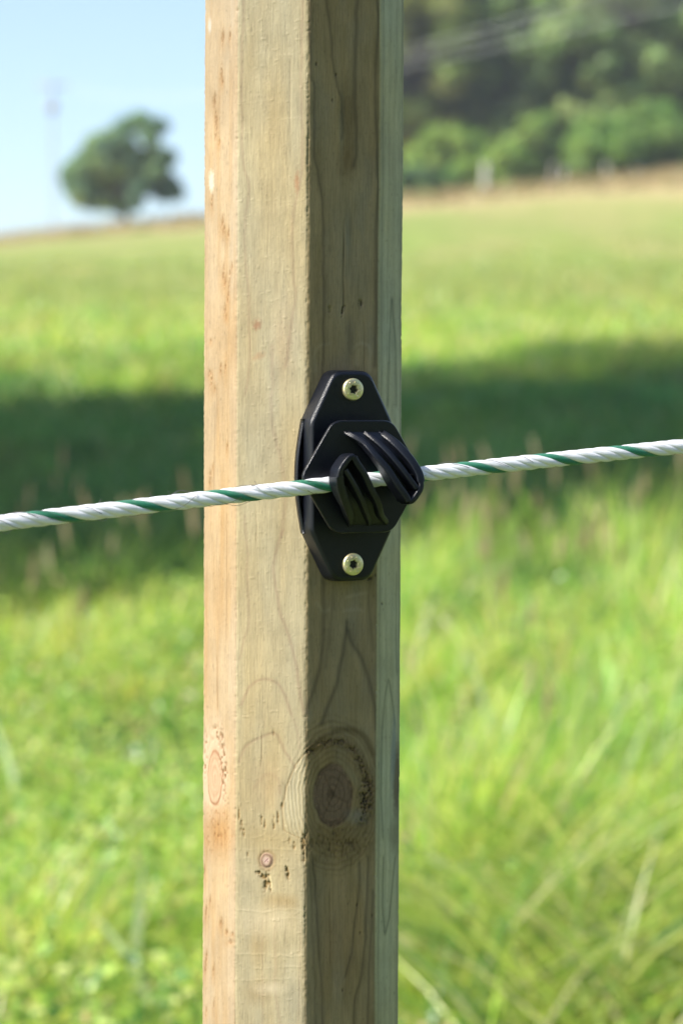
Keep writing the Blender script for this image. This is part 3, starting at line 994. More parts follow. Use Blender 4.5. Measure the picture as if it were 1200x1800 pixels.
# ------------------------------------------------------------------ rope
WR = W0 + 13.8
P0 = O + FM @ Vector((0, -10 * U, WR * U))
# the rope runs along the face, a little nearer to the viewer on the left
psi = math.radians(-1.0)
rdir = Vector((u3.x * math.cos(psi) - u3.y * math.sin(psi), u3.x * math.sin(psi) + u3.y * math.cos(psi), 0))
rn = Vector((rdir.y, -rdir.x, 0))
cpos = Vector((0, -1.2, CAM_Z))


def on_rope_plane(px, py):
    r = ray(px, py)
    t = (P0 - cpos).dot(rn) / r.dot(rn)
    return cpos + r * t


key = [on_rope_plane(*p) for p in [(0, 918.5), (200, 897.5), (358, 878.5), (500, 860), (560, 852), (660, 841), (760, 831.5), (900, 817.5), (1050, 800), (1200, 784)]]
ks = np.array([(k - P0).dot(rdir) for k in key]); kz = np.array([k.z for k in key])
pf = np.polyfit(ks, kz, 3)
sl0, sl1 = np.polyval(np.polyder(pf), ks[0]), np.polyval(np.polyder(pf), ks[-1])


def rope_z(s):
    z = np.polyval(pf, np.clip(s, ks[0], ks[-1]))
    return z + np.where(s < ks[0], (s - ks[0]) * sl0, 0) + np.where(s > ks[-1], (s - ks[-1]) * sl1, 0)


PITCHR = 0.0425
RH, RS = 0.00240, 0.00142
S = np.arange(-1.3, 1.3, 0.0009)
NS = 5
s_ref = (on_rope_plane(258, 891) - P0).dot(rdir)
rope_root = empty('electric_rope', P0)
tag(rope_root, 'white twisted electric fence rope with one green strand, held in the insulator', 'rope')


def strand_mat(name, rgb, rough, yarns=7.0):
    m, nt, b = new_mat(name)
    b.inputs['Base Color'].default_value = (*rgb, 1); b.inputs['Roughness'].default_value = rough
    b.inputs['Sheen Weight'].default_value = 0.15
    at = N(nt, 'ShaderNodeAttribute'); at.attribute_name = 'col'
    sp_ = N(nt, 'ShaderNodeSeparateColor'); nt.links.new(at.outputs['Color'], sp_.inputs[0])
    no = N(nt, 'ShaderNodeTexNoise'); no.inputs['Scale'].default_value = 1.0; no.inputs['Detail'].default_value = 3
    cb = N(nt, 'ShaderNodeCombineXYZ')
    a = N(nt, 'ShaderNodeMath', operation='MULTIPLY'); a.inputs[1].default_value = 110
    b2_ = N(nt, 'ShaderNodeMath', operation='MULTIPLY'); b2_.inputs[1].default_value = 60
    nt.links.new(sp_.outputs[0], a.inputs[0]); nt.links.new(sp_.outputs[1], b2_.inputs[0])
    nt.links.new(a.outputs[0], cb.inputs[0]); nt.links.new(b2_.outputs[0], cb.inputs[1]); nt.links.new(cb.outputs[0], no.inputs['Vector'])
    bp = N(nt, 'ShaderNodeBump'); bp.inputs['Strength'].default_value = 0.9; bp.inputs['Distance'].default_value = 0.0005
    nt.links.new(no.outputs['Fac'], bp.inputs['Height']); nt.links.new(bp.outputs[0], b.inputs['Normal'])
    mx = N(nt, 'ShaderNodeMix', data_type='RGBA')
    mx.inputs['A'].default_value = (*[c * 0.90 for c in rgb], 1); mx.inputs['B'].default_value = (*[min(1, c * 1.08) for c in rgb], 1)
    nt.links.new(no.outputs['Fac'], mx.inputs['Factor']); nt.links.new(mx.outputs['Result'], b.inputs['Base Color'])
    return m


white_m = strand_mat('white_polythene', (0.88, 0.89, 0.94), 0.55)
green_m = strand_mat('green_polythene', (0.006, 0.19, 0.10), 0.42)
zax = Vector((0, 0, 1))
rd = np.array(rdir); rnn = np.array(rn)
for k in range(NS):
    rs = RS * (0.98 if k == 0 else 1.02)
    # phase: 0 = towards the viewer; falls (towards the underside) as s grows
    ph = -(S - s_ref) / PITCHR * 2 * math.pi + k * 2 * math.pi / NS + 0.05 * np.sin(S * 37 + k)
    rz = rope_z(S)
    # flattened tubes lying against each other: sharper valleys than round wires
    M_ = 14
    th = np.linspace(0, 2 * math.pi, M_, endpoint=False)
    cx = RH * np.cos(ph); cz = RH * np.sin(ph)
    slope = np.gradient(rz, S)
    V = np.zeros((len(S), M_, 3)); 
    wob = 1 + 0.03 * np.sin(S * 900 + k * 2)
    for q, t in enumerate(th):
        rad_ = rs * np.cos(t) * 0.92 * wob
        tan_ = rs * np.sin(t) * 1.12
        off_n = (RH + rad_) * np.cos(ph) - tan_ * np.sin(ph)
        off_z = (RH + rad_) * np.sin(ph) + tan_ * np.cos(ph)
        # tangential offset lies square to the lay of the strand
        lay = tan_ * (2 * math.pi * RH / PITCHR)
        base_ = np.array(P0)[None, :] + rd[None, :] * (S + lay)[:, None]
        V[:, q, :] = base_ + rnn[None, :] * off_n[:, None]
        V[:, q, 2] = rz + off_z
    V = V.reshape(-1, 3) - np.array(P0)[None, :]
    n = len(S)
    i = (np.arange(n - 1)[:, None] * M_ + np.arange(M_)[None, :]); j = (np.arange(n - 1)[:, None] * M_ + (np.arange(M_)[None, :] + 1) % M_)
    F = np.stack([i.ravel(), j.ravel(), (j + M_).ravel(), (i + M_).ravel()], 1)
    colr = np.zeros((n, M_, 3)); colr[:, :, 0] = S[:, None] + 2; colr[:, :, 1] = (np.abs(th - math.pi) / (2 * math.pi))[None, :]
    o = mesh_np('strand', V, F, green_m if k == 0 else white_m, rope_root, smooth=True, col=colr.reshape(-1, 3))
    if k == 0: o['label'] = 'green strand'

# fine steel wires working loose from the rope
def tube(P, r, m_=6):
    P = np.array(P); n = len(P)
    T = np.gradient(P, axis=0); T /= np.linalg.norm(T, axis=1)[:, None]
    a = np.cross(T, [0.3, 0.2, 1.0]); a /= np.linalg.norm(a, axis=1)[:, None]; b = np.cross(T, a)
    th = np.linspace(0, 2 * math.pi, m_, endpoint=False)
    rr = np.full(n, r) if np.isscalar(r) else np.array(r)
    V = P[:, None, :] + (a[:, None, :] * np.cos(th)[None, :, None] + b[:, None, :] * np.sin(th)[None, :, None]) * rr[:, None, None]
    i = (np.arange(n - 1)[:, None] * m_ + np.arange(m_)[None, :]); j = (np.arange(n - 1)[:, None] * m_ + (np.arange(m_)[None, :] + 1) % m_)
    return V.reshape(-1, 3), np.stack([i.ravel(), (i + m_).ravel(), (j + m_).ravel(), j.ravel()], 1)


steel = plain('steel_wire', (0.22, 0.21, 0.20), 0.35, 0.9)
Vs, Fs, nv = [], [], 0
r2 = random.Random(4)
def wire(s0, s1, ph0, lift, turns):
    global nv
    P = []
    for i in range(22):
        t = i / 21; s = s0 + (s1 - s0) * t
        p_ = ph0 - (s - s0) / PITCHR * 2 * math.pi * turns
        rad_ = RH + RS * 0.98 + lift * math.sin(math.pi * t) ** 1.5
        q = np.array(P0) + rd * s + rnn * rad_ * math.cos(p_)
        q[2] = float(rope_z(np.array(s))) + rad_ * math.sin(p_)
        P.append(q - np.array(P0))
    v, f = tube(P, 0.00011, 5)
    Vs.append(v); Fs.append(f + nv); nv += len(v)
def sx(px): return (on_rope_plane(px, 918 - px * 0.115) - P0).dot(rdir)
for x0, x1, ph, lift, turns in [(296, 330, 1.2, 0.0022, 0.1), (300, 338, 1.4, 0.0014, -0.2), (5, 40, 1.3, 0.001, 0.6), (305, 345, -0.9, 0.001, -1.0),
                                (375, 420, -1.0, 0.0012, -0.4), (395, 440, -1.2, 0.0010, 0.3), (440, 470, 1.2, 0.0013, 0.5), (255, 275, -1.3, 0.001, 1.0),
                                (2, 26, -1.3, 0.0012, 0.8), (140, 175, 1.1, 0.0006, 1.0), (536, 560, 0.9, 0.0005, 0.8), (430, 452, 1.5, 0.0009, 1.1),
                                (170, 200, -1.2, 0.0009, 1.0), (60, 110, 1.4, 0.0005, 0.9), (700, 742, 0.2, 0.006, 0.2), (900, 930, 1.4, 0.0007, 1.0)]:
    wire(sx(x0), sx(x1), ph, lift, turns)
for k in range(60):
    s = r2.uniform(-0.6, 0.6)
    wire(s, s + r2.uniform(0.006, 0.014), r2.uniform(0, 6.28), r2.uniform(0, 0.0007), r2.uniform(0.6, 1.1))
# short broken ends
for px_ in (174, 144, 300, 268, 452, 520):
    s = sx(px_)
    p = np.array(P0) + rd * s; p[2] = float(rope_z(np.array(s))) + RH + RS * 0.9
    Pp = [p - np.array(P0) + np.array((0.0004 * t * (1 if px_ % 4 else -1), -0.0002 * t, 0.0006 * t)) for t in np.linspace(0, 3, 6)]
    v, f = tube(Pp, 0.0001, 5); Vs.append(v); Fs.append(f + nv); nv += len(v)
o = mesh_np('loose_wires', np.concatenate(Vs), np.concatenate(Fs), steel, rope_root, smooth=True)
o['kind'] = 'stuff'

# ------------------------------------------------------------------ grass
grass_m = leaf_mat('grass_blades', 0.5, 0.025, 0.25, 60)


def blades(name, x, y, h, w, lean_dir, lean, cols, mat, seg=3, curl=1.0, z0=None, tipc=None):
    """every blade is a tapering curved strip"""
    n = len(x)
    z = ground_z(x, y) - 0.02 if z0 is None else z0
    face = rng.uniform(0, math.pi, n)
    fx, fy = np.cos(face), np.sin(face)
    rows = seg + 1
    V = np.zeros((n, rows * 2 - 1, 3)); Cc = np.zeros((n, rows * 2 - 1, 3))
    for k in range(rows):
        t = k / seg
        bend = lean * t ** (1.6 * curl)
        cx = x + np.cos(lean_dir) * bend * h
        cy = y + np.sin(lean_dir) * bend * h
        cz = z + h * (t - 0.45 * np.clip(lean, 0, 1.5) * t ** 2.2)
        ww = w * (1 - t ** 1.8) * 0.5 + w * 0.15 * (1 - t)
        c = cols * (0.9 + 0.2 * t)  # darker root, lighter tip: mild occlusion shade baked into the blade colour
        if tipc is not None: c = c * (1 - t ** 3)[None] if False else c * (1 - 0.0)
        if k < rows - 1:
            V[:, 2 * k] = np.stack([cx - fx * ww, cy - fy * ww, cz], 1)
            V[:, 2 * k + 1] = np.stack([cx + fx * ww, cy + fy * ww, cz], 1)
            Cc[:, 2 * k] = c; Cc[:, 2 * k + 1] = c
        else:
            V[:, 2 * k] = np.stack([cx, cy, cz], 1); Cc[:, 2 * k] = c
    m = rows * 2 - 1
    b = (np.arange(n) * m)[:, None]
    quads = np.concatenate([b + np.array([2 * k, 2 * k + 1, 2 * k + 3, 2 * k + 2])[None, :] for k in range(seg - 1)])
    k = seg - 1
    tris = b + np.array([2 * k, 2 * k + 1, 2 * k + 2])[None, :]
    return mesh_np(name, V.reshape(-1, 3), [quads, tris], mat, col=Cc.reshape(-1, 3))


def palette(n, x, y, dry=0.1, seed=3):
    base = np.array([(0.25, 0.43, 0.055), (0.41, 0.56, 0.075), (0.54, 0.64, 0.12), (0.10, 0.26, 0.05), (0.60, 0.55, 0.25), (0.52, 0.38, 0.22)])
    p = np.array([0.26, 0.30, 0.2, 0.24 - dry * 0.9, dry * 0.8, dry * 0.35]); p = p / p.sum()
    k = rng.choice(6, n, p=p)
    c = base[k] * 1.62
    f = 1 + 0.45 * fbm(x / 0.35, y / 0.6, seed) + 0.15 * rng.standard_normal(n)
    yel = fbm(x / 0.7, y / 1.0, seed + 5) * 1.3
    band_shade = ramp(y + 1.2 * vn(x / 0.8, y / 0.8, 44), 8.8, 10.2) * (1 - ramp(y + 2 * vn(x / 1.5, y / 1.5, 45), 17, 23)) * 0.85  # tree shadow band deepened by a darker, greener blade colour
    c = c * (1 - band_shade[:, None]) + np.array([0.06, 0.19, 0.055]) * band_shade[:, None]
    c = c * np.clip(f, 0.5, 1.6)[:, None] * (1 + yel[:, None] * np.array([0.25, 0.05, -0.1]))
    return np.clip(c, 0.01, 0.8)


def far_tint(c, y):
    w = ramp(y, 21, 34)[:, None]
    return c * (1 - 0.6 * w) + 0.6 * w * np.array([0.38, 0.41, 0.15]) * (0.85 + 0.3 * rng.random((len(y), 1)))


def wedge(n, y0, y1, power=1.0, pad=1.0):
    t = rng.random(n * 3)
    y = y0 * (y1 / y0) ** t if power else y0 + (y1 - y0) * t
    hw = 0.19 * (y + 1.2) + pad
    x = rng.uniform(-1, 1, len(y)) * hw
    return x[:n], y[:n]


# short undergrowth that covers the soil
n = 165000
x, y = wedge(n, 1.6, 62)
keep = rng.random(n) > ramp(y + 6 * vn(x / 3, y / 3, 19), 22, 60)
keep &= (y > 6.5) | (rng.random(n) < 0.4 + 0.5 * vn(x / 0.25, y / 0.3, 47))
x, y = x[keep], y[keep]; n = len(x)
far = ramp(y, 6, 26)
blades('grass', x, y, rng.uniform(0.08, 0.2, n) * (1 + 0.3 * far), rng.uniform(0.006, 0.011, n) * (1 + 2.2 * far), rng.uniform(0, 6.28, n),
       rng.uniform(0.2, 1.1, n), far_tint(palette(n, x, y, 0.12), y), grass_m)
bpy.context.scene.collection.objects['grass']['kind'] = 'stuff'
# long grass in clumps
n = 115000
x, y = wedge(n, 2.2, 13)
den = fbm(x / 0.6, y / 0.6, 12)
keep = rng.random(n) < 0.25 + 1.5 * den
keep &= ~((y < 3.9) & (x > 0.15) & (rng.random(n) < 0.7))
x, y = x[keep], y[keep]; n = len(x)
hh = rng.uniform(0.16, 0.42, n) * (0.62 + 0.8 * np.clip(fbm(x / 0.3, y / 0.35, 14) + 0.35, 0, 1.2))
hh = hh * np.where((x < 0.1) & (y < 7), 0.66, 1.0) * np.where(x >= 0.1, 1.25, 1.0)
ld = 0.6 + 2.6 * vn(x / 0.4, y / 0.4, 15) + rng.normal(0, 1.1, n)
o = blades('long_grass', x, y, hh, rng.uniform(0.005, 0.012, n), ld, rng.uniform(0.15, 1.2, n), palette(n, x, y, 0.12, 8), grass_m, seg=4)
o['kind'] = 'stuff'
o['label'] = 'long bright green meadow grass beyond the post'; o['category'] = 'grass'
g0 = COL.objects['grass']; g0['label'] = 'short yellow-green meadow grass covering the near field'; g0['category'] = 'grass'

# clover and other broad little leaves among the blades
n = 62000
x, y = wedge(n, 2.0, 8.5)
keep = (vn(x / 0.45, y / 0.5, 51) + 0.35 * (x < 0.1) > 0.05)
x, y = x[keep], y[keep]; n = len(x)
z = ground_z(x, y) + rng.uniform(0.03, 0.24, n) * (0.6 + 0.5 * np.clip(vn(x / 0.3, y / 0.3, 52) + 0.5, 0, 1))
nn = rng.normal(size=(n, 3)) * 0.7 + np.array([-0.2, -0.3, 0.8]); nn /= np.linalg.norm(nn, axis=1)[:, None]
a_ = np.cross(nn, rng.normal(size=(n, 3))); a_ /= np.linalg.norm(a_, axis=1)[:, None]; b_2 = np.cross(nn, a_)
sz = rng.uniform(0.006, 0.015, n)[:, None]; p_ = np.stack([x, y, z], 1)
V = np.stack([p_ - a_ * sz * 1.2, p_ - a_ * sz * 0.3 + b_2 * sz * 0.6, p_ + a_ * sz * 0.6 + b_2 * sz * 0.5 + nn * sz * 0.2, p_ + a_ * sz * 1.2,
              p_ + a_ * sz * 0.6 - b_2 * sz * 0.5 + nn * sz * 0.2, p_ - a_ * sz * 0.3 - b_2 * sz * 0.6], 1)
cc = np.array([(0.34, 0.56, 0.10), (0.56, 0.72, 0.12), (0.12, 0.28, 0.05), (0.72, 0.76, 0.26), (0.66, 0.46, 0.26)])[rng.choice(5, n, p=[.32, .28, .25, .11, .04])] * rng.uniform(0.8, 1.2, n)[:, None]
o = mesh_np('clover_leaves', V.reshape(-1, 3), np.arange(n * 6).reshape(-1, 6), grass_m, col=np.repeat(cc, 6, axis=0))
o['kind'] = 'stuff'; o['label'] = 'broad little weed leaves scattered through the near meadow grass'; o['category'] = 'weeds'

# arching yellow-green blades in the lower right corner
n = 1700
x = rng.normal(0.60, 0.30, n); y = rng.normal(3.2, 0.35, n)
keep = (x > 0.12) & (y > 2.0); x, y = x[keep], y[keep]; n = len(x)
ld = np.where(rng.random(n) < 0.7, rng.normal(0.25, 0.5, n), rng.normal(2.8, 0.5, n))
cc = np.array([(0.44, 0.58, 0.08), (0.62, 0.66, 0.16), (0.16, 0.32, 0.05), (0.72, 0.68, 0.34)])[rng.choice(4, n, p=[.35, .25, .3, .1])]
cc = cc * rng.uniform(0.75, 1.15, n)[:, None]
o = blades('arching_grass', x, y, rng.uniform(0.45, 0.75, n), rng.uniform(0.006, 0.0105, n), ld, rng.uniform(0.7, 1.5, n), cc, grass_m, seg=6, curl=0.9)
o['kind'] = 'stuff'; o['label'] = 'arching yellow-green grass blades low on the right'; o['category'] = 'grass'

# flowering stems: thin stalk and a brown seed head
stem_m = leaf_mat('seed_head', 0.25, 0.0, 0.3, 90)
n = 200
x = np.concatenate([rng.uniform(-1.3, 1.9, 120), rng.uniform(-1.1, 1.3, 80)])
y = np.concatenate([rng.normal(8.6, 0.9, 120), rng.uniform(4.6, 9, 80)])
keep = (np.abs(x) < 0.17 * (y + 1.2) + 0.3) & (vn(x / 0.45, y / 0.9, 46) > (0.1 - 0.25 * (x > 0)))
x, y = x[keep], y[keep]; n = len(x)
h = rng.uniform(0.38, 0.62, n); z = ground_z(x, y)
ld = rng.uniform(0, 6.28, n); le = rng.uniform(0.02, 0.2, n)
Vs, Cs = [], []
for a0 in (0, math.pi / 2):
    fx, fy = math.cos(a0), math.sin(a0)
    prof = [(0, .0012), (0.78, .0010), (0.82, .006), (0.90, .009), (0.96, .006), (1.0, .001)]
    Vv = np.zeros((n, 12, 3)); Cc = np.zeros((n, 12, 3))
    hc = np.array([(0.58, 0.44, 0.28), (0.46, 0.34, 0.22), (0.60, 0.52, 0.32)])[rng.choice(3, n)]
    sc_ = np.array([(0.35, 0.38, 0.12)] * n)
    for k, (t, w) in enumerate(prof):
        cx = x + np.cos(ld) * le * h * t * t; cy = y + np.sin(ld) * le * h * t * t; cz = z + h * t
        Vv[:, 2 * k] = np.stack([cx - fx * w, cy - fy * w, cz], 1); Vv[:, 2 * k + 1] = np.stack([cx + fx * w, cy + fy * w, cz], 1)
        Cc[:, 2 * k] = Cc[:, 2 * k + 1] = sc_ if k < 2 else hc
    Vs.append(Vv.reshape(-1, 3)); Cs.append(Cc.reshape(-1, 3))
b = (np.arange(2 * n) * 12)[:, None]
q = np.concatenate([b + np.array([2 * k, 2 * k + 1, 2 * k + 3, 2 * k + 2])[None, :] for k in range(5)])
o = mesh_np('seeding_grass', np.concatenate(Vs), q, stem_m, col=np.concatenate(Cs))
o['kind'] = 'stuff'; o['label'] = 'tall flowering grass with brown seed heads along the shaded strip'; o['category'] = 'grass'

# a few broad pale blades standing clear of the rest on the right
pale_m = grass_m
n = 26
px = np.array([1000, 1012, 985, 1020, 1105, 930, 915, 935, 1180, 1060, 800, 1110, 1140, 60, 120, 230, 270, 160, 780, 850, 1000, 40, 300, 1090, 700, 880])
Ys = np.array([4.6, 4.7, 4.9, 4.3, 4.2, 3.8, 3.7, 3.9, 3.9, 4.5, 3.2, 3.0, 3.1, 3.9, 3.6, 3.3, 3.2, 4.4, 4.0, 3.4, 3.3, 5.0, 4.6, 5.2, 4.1, 5.5])
xs = (px - 600) * K * (Ys + 1.2)
hs = np.array([.62, .55, .5, .45, .5, .4, .42, .36, .45, .5, .34, .36, .3, .4, .34, .34, .3, .4, .4, .35, .35, .5, .4, .5, .4, .5])
o = blades('broad_grass', xs, Ys, hs, rng.uniform(0.014, 0.022, n), rng.choice([0.2, 2.9], n), rng.uniform(0.05, 0.8, n),
           np.array([(0.60, 0.72, 0.38)] * n) * rng.uniform(0.8, 1.2, n)[:, None], pale_m, seg=6, z0=ground_z(xs, Ys))
o['kind'] = 'stuff'; o['label'] = 'broad pale grass blades rising above the meadow'; o['category'] = 'grass'

# dry grass tufts along the crest
n = 9000
y = rng.uniform(78, 127, n); x = rng.uniform(-0.2, 0.26, n) * (y + 1.2)
cc = np.array([(0.50, 0.38, 0.2), (0.42, 0.34, 0.16), (0.34, 0.36, 0.12)])[rng.choice(3, n, p=[.5, .3, .2])] * rng.uniform(0.8, 1.15, n)[:, None]
dm_ = rng.random(n) < ramp(y + 10 * vn(x / 9, y / 9, 4), 90, 104)
x, y, cc = x[dm_], y[dm_], cc[dm_]; n = len(x)
o = blades('dry_grass', x, y, rng.uniform(0.3, 0.75, n), rng.uniform(0.06, 0.14, n), rng.uniform(0, 6.28, n), rng.uniform(0.1, 0.6, n), cc, grass_m, seg=2)
o['kind'] = 'stuff'; o['label'] = 'dry straw-coloured grass strip along the top of the field'; o['category'] = 'grass'

# ------------------------------------------------------------------ trees
bark = plain('bark', (0.10, 0.08, 0.06), 0.9, bump=0.6, bscale=12, var=0.35)
crown_m = leaf_mat('tree_leaves', 0.45, 0.01, 0.3, 1.5)


def limb(P, r0, r1, m_=7):
    P = np.array(P); return tube(P, np.linspace(r0, r1, len(P)), m_)


def leaves(centres, radii, per, size, cols, squash=0.8):
    """leaf-sized quads scattered through clumps; returns V, F, C"""
    V, Cc = [], []
    for (c, r, n, col) in zip(centres, radii, per, cols):
        d = rng.normal(size=(n, 3)); d /= np.linalg.norm(d, axis=1)[:, None]
        rad_ = r * rng.random(n) ** 0.42
        p = np.array(c)[None, :] + d * rad_[:, None] * np.array([1, 1, squash])
        a = rng.normal(size=(n, 3)); a[:, 2] *= 0.5; a /= np.linalg.norm(a, axis=1)[:, None]
        nn = d * 0.8 + rng.normal(size=(n, 3)) * 0.4 + np.array([0, 0, 0.4]); nn /= np.linalg.norm(nn, axis=1)[:, None]
        b = np.cross(nn, a); b /= np.linalg.norm(b, axis=1)[:, None]; a = np.cross(b, nn)
        s = size * rng.uniform(0.6, 1.3, n)[:, None]
        q = np.stack([p - a * s, p + b * s * 0.6, p + a * s, p - b * s * 0.6], 1)
        V.append(q.reshape(-1, 3))
        cl = np.array(col)[None, :] * rng.uniform(0.75, 1.25, n)[:, None] * (1 + rng.normal(0, 0.06, (n, 3)))
        Cc.append(np.repeat(cl, 4, axis=0))
    V = np.concatenate(V); Cc = np.clip(np.concatenate(Cc), 0.005, 0.6)
    return V, np.arange(len(V)).reshape(-1, 4), Cc


def tree(name, x, y, height, crown_r, n_clump, n_leaf, size, cols, label, group=None, crown_z=None, seed=0, shape=None, trunk_r=0.3, low=0.25):
    r = random.Random(seed)
    z = float(ground_z(x, y)) - 0.1
    root = empty(name, (x, y, z))
    tag(root, label, 'tree' if 'tree' in name else 'shrub', group)
    cen, rad_, per, cl, LV, LF, nv_ = [], [], [], [], [], [], 0
    v, f = limb([(0, 0, 0), (0.1, 0, height * .2), (0.05, 0.1, height * .45), (0.2, 0, height * .75)], trunk_r, trunk_r * 0.3)
    LV.append(v); LF.append(f); nv_ = len(v)
    spots = shape if shape else []
    if not spots:
        for k in range(n_clump):
            a = r.uniform(0, 6.283); e = r.uniform(-1, 1); q = r.random() ** 0.45
            cz = height * (low + (1 - low) / 2) + e * height * (1 - low) / 2 * 0.82
            rr = crown_r * math.sqrt(max(0.08, 1 - (e * 0.9) ** 2)) * q
            spots.append((rr * math.cos(a), rr * math.sin(a), cz, crown_r * r.uniform(0.2, 0.36)))
    for (cx, cy, cz, cr_) in spots:
        cen.append((cx, cy, cz)); rad_.append(cr_); per.append(n_leaf)
        cl.append(r.choice(cols))
        h0 = height * r.uniform(0.18, 0.5)
        h0 = min(h0, cz)
        v, f = limb([(0.08, 0.05, h0), (cx * .45, cy * .45, (h0 + cz) / 2 + 0.1), (cx * .95, cy * .95, cz)], trunk_r * 0.35, 0.03, 5)
        LV.append(v); LF.append(f + nv_); nv_ += len(v)
    mesh_np('trunk', np.concatenate(LV), np.concatenate(LF), bark, root, smooth=True)
    V, F, Cc = leaves(cen, rad_, per, size, cl)
    mesh_np('crown', V, F, crown_m, root, col=Cc)
    return root


# lone tree on the crest, clumps read off the photograph
TY = 124.0
def hill_px(px, py, Y): return (px - 600) * K * (Y + 1.2), (225 and 0)
tx = (222 - 600) * K * (TY + 1.2)
tz = float(ground_z(tx, TY)) - 0.1
sp_ = []
rt = random.Random(3)
for (px, py, rp) in [(250, 215, 26), (282, 220, 20), (225, 222, 24), (200, 238, 24), (170, 248, 24), (190, 262, 26), (220, 250, 22), (155, 262, 18),
                     (135, 300, 24), (150, 325, 26), (125, 328, 20), (165, 345, 22), (140, 348, 20), (185, 320, 26), (210, 335, 26), (215, 300, 22),
                     (240, 283, 20), (262, 285, 20), (285, 300, 20), (300, 320, 20), (310, 338, 18), (250, 335, 24), (275, 330, 20), (216, 366, 16), (192, 362, 16), (245, 362, 16), (165, 356, 16), (290, 345, 16), (262, 310, 22), (232, 350, 20), (205, 358, 18),
                     (180, 290, 24), (272, 255, 12), (292, 275, 14), (120, 312, 16), (230, 320, 20)]:
    X = (px - 600) * K * (TY + 1.2); Zw = at_y(px, py, TY).z
    sp_.append((X - tx, rt.uniform(-1.6, 1.6), Zw - tz, rp * K * (TY + 1.2) * 0.95))
for k in range(26):
    a_ = rt.uniform(0, 6.283); q_ = rt.random() ** 0.6
    px = 215 + 88 * q_ * math.cos(a_); py = 300 + 62 * q_ * math.sin(a_) - (px - 215) * 0.12
    X = (px - 600) * K * (TY + 1.2); sp_.append((X - tx, rt.uniform(-1.5, 1.5), at_y(px, py, TY).z - tz, 19 * K * (TY + 1.2)))
tree('lone_tree', tx, TY, 4.6, 3.0, 0, 360, 0.17, [(0.28, 0.42, 0.20), (0.34, 0.46, 0.15), (0.22, 0.36, 0.20), (0.19, 0.32, 0.19)],
     'lone round-headed green tree standing on the hill crest against the sky', shape=sp_, trunk_r=0.22, seed=2)

# wood beyond the fence on the right
GCOL = [(0.17, 0.26, 0.08), (0.13, 0.21, 0.06), (0.23, 0.34, 0.11), (0.12, 0.17, 0.07), (0.17, 0.24, 0.09)]
OLDG = [(0.217, 0.304, 0.087), (0.290, 0.377, 0.116), (0.145, 0.217, 0.072), (0.377, 0.450, 0.145), (0.102, 0.160, 0.058)]
YCOL = [(0.30, 0.33, 0.10), (0.525, 0.475, 0.088), (0.375, 0.413, 0.088), (0.250, 0.325, 0.075)]
LCOL = [(0.324, 0.446, 0.149), (0.405, 0.513, 0.189), (0.230, 0.338, 0.108)]
def sx_at(px, Y): return (px - 600) * K * (Y + 1.2)
wood = [
    ('forest_tree', 700, 132, 15, 4.2, YCOL, 'yellowing tree at the left end of the wood, beside the post'),
    ('forest_tree', 800, 138, 17, 4.6, GCOL, 'dark green tree second from the left in the wood'),
    ('forest_tree', 900, 134, 16, 4.4, GCOL, 'olive green tree in the middle of the wood'),
    ('forest_tree', 985, 139, 18, 4.6, [(0.07, 0.09, 0.035), (0.10, 0.14, 0.04), (0.12, 0.15, 0.06)], 'tall dull green tree with a dark hollow under its crown'),
    ('forest_tree', 1075, 131, 16, 4.0, LCOL, 'pale green leafy tree right of the middle of the wood'),
    ('forest_tree', 1170, 136, 18, 4.8, LCOL, 'light green tree at the right edge above the darkest gap'),
    ('forest_tree', 1270, 134, 17, 4.6, GCOL, 'green tree just past the right end of the wood'),
]
for i, (nm, px, Y, h, cr_, cols, lab) in enumerate(wood):
    tree(nm, sx_at(px, Y), Y, h, cr_, 84, 230, 0.30, cols, lab, 'trees of the wood beyond the fence', seed=20 + i, trunk_r=0.32, low=0.14)
for i, (px, Y, lab) in enumerate([(740, 146, 'dark tree deeper in the wood, just right of the yellowing tree'), (850, 150, 'dark tree deeper in the wood above the white fence post'),
                             (950, 148, 'dark tree deeper in the wood between the olive tree and the tall dull one'),
                             (1030, 152, 'dark tree deeper in the wood behind the wide rounded shrub'), (1130, 149, 'dark tree deeper in the wood above the large leafy shrub'),
                             (1230, 151, 'dark tree deeper in the wood at its far right end')]):
    tree('forest_tree', sx_at(px, Y), Y, 19, 5.4, 46, 170, 0.26, GCOL[:3] + GCOL[4:], lab, 'trees of the wood beyond the fence',
         seed=60 + i, trunk_r=0.35, low=0.12)
bush = [(735, 121, 2.6, 2.4, 'blue-green shrub at the foot of the wood beside the post', [(0.160, 0.272, 0.112), (0.192, 0.320, 0.096)]),
        (785, 122, 4.8, 2.6, 'bright green shrub left of the white fence post', [(0.320, 0.448, 0.096), (0.240, 0.384, 0.080)]),
        (868, 121, 4.2, 2.2, 'small bright shrub behind the white fence post', [(0.320, 0.464, 0.096)]),
        (930, 123, 5.0, 2.4, 'tall pale green shrub under the dull green tree', [(0.352, 0.480, 0.112), (0.240, 0.352, 0.080)]),
        (1060, 123, 4.6, 3.4, 'wide rounded green shrub right of centre at the wood edge', [(0.224, 0.384, 0.080), (0.288, 0.448, 0.096)]),
        (1150, 124, 4.9, 3.6, 'large leafy green shrub near the right edge of the wood', [(0.256, 0.416, 0.096), (0.192, 0.336, 0.080)]),
        (1235, 124, 3.6, 3.0, 'green shrub at the far right end of the wood edge', [(0.224, 0.384, 0.080)])]
for i, (px, Y, h, cr_, lab, cols) in enumerate(bush):
    tree('wood_shrub', sx_at(px, Y), Y, h * (0.62, 0.74, 0.55, 0.78, 0.66, 0.8, 0.6)[i], cr_ * 0.85, 30, 200, 0.22, cols, lab, 'shrubs along the foot of the wood', seed=90 + i, trunk_r=0.1, low=0.05)

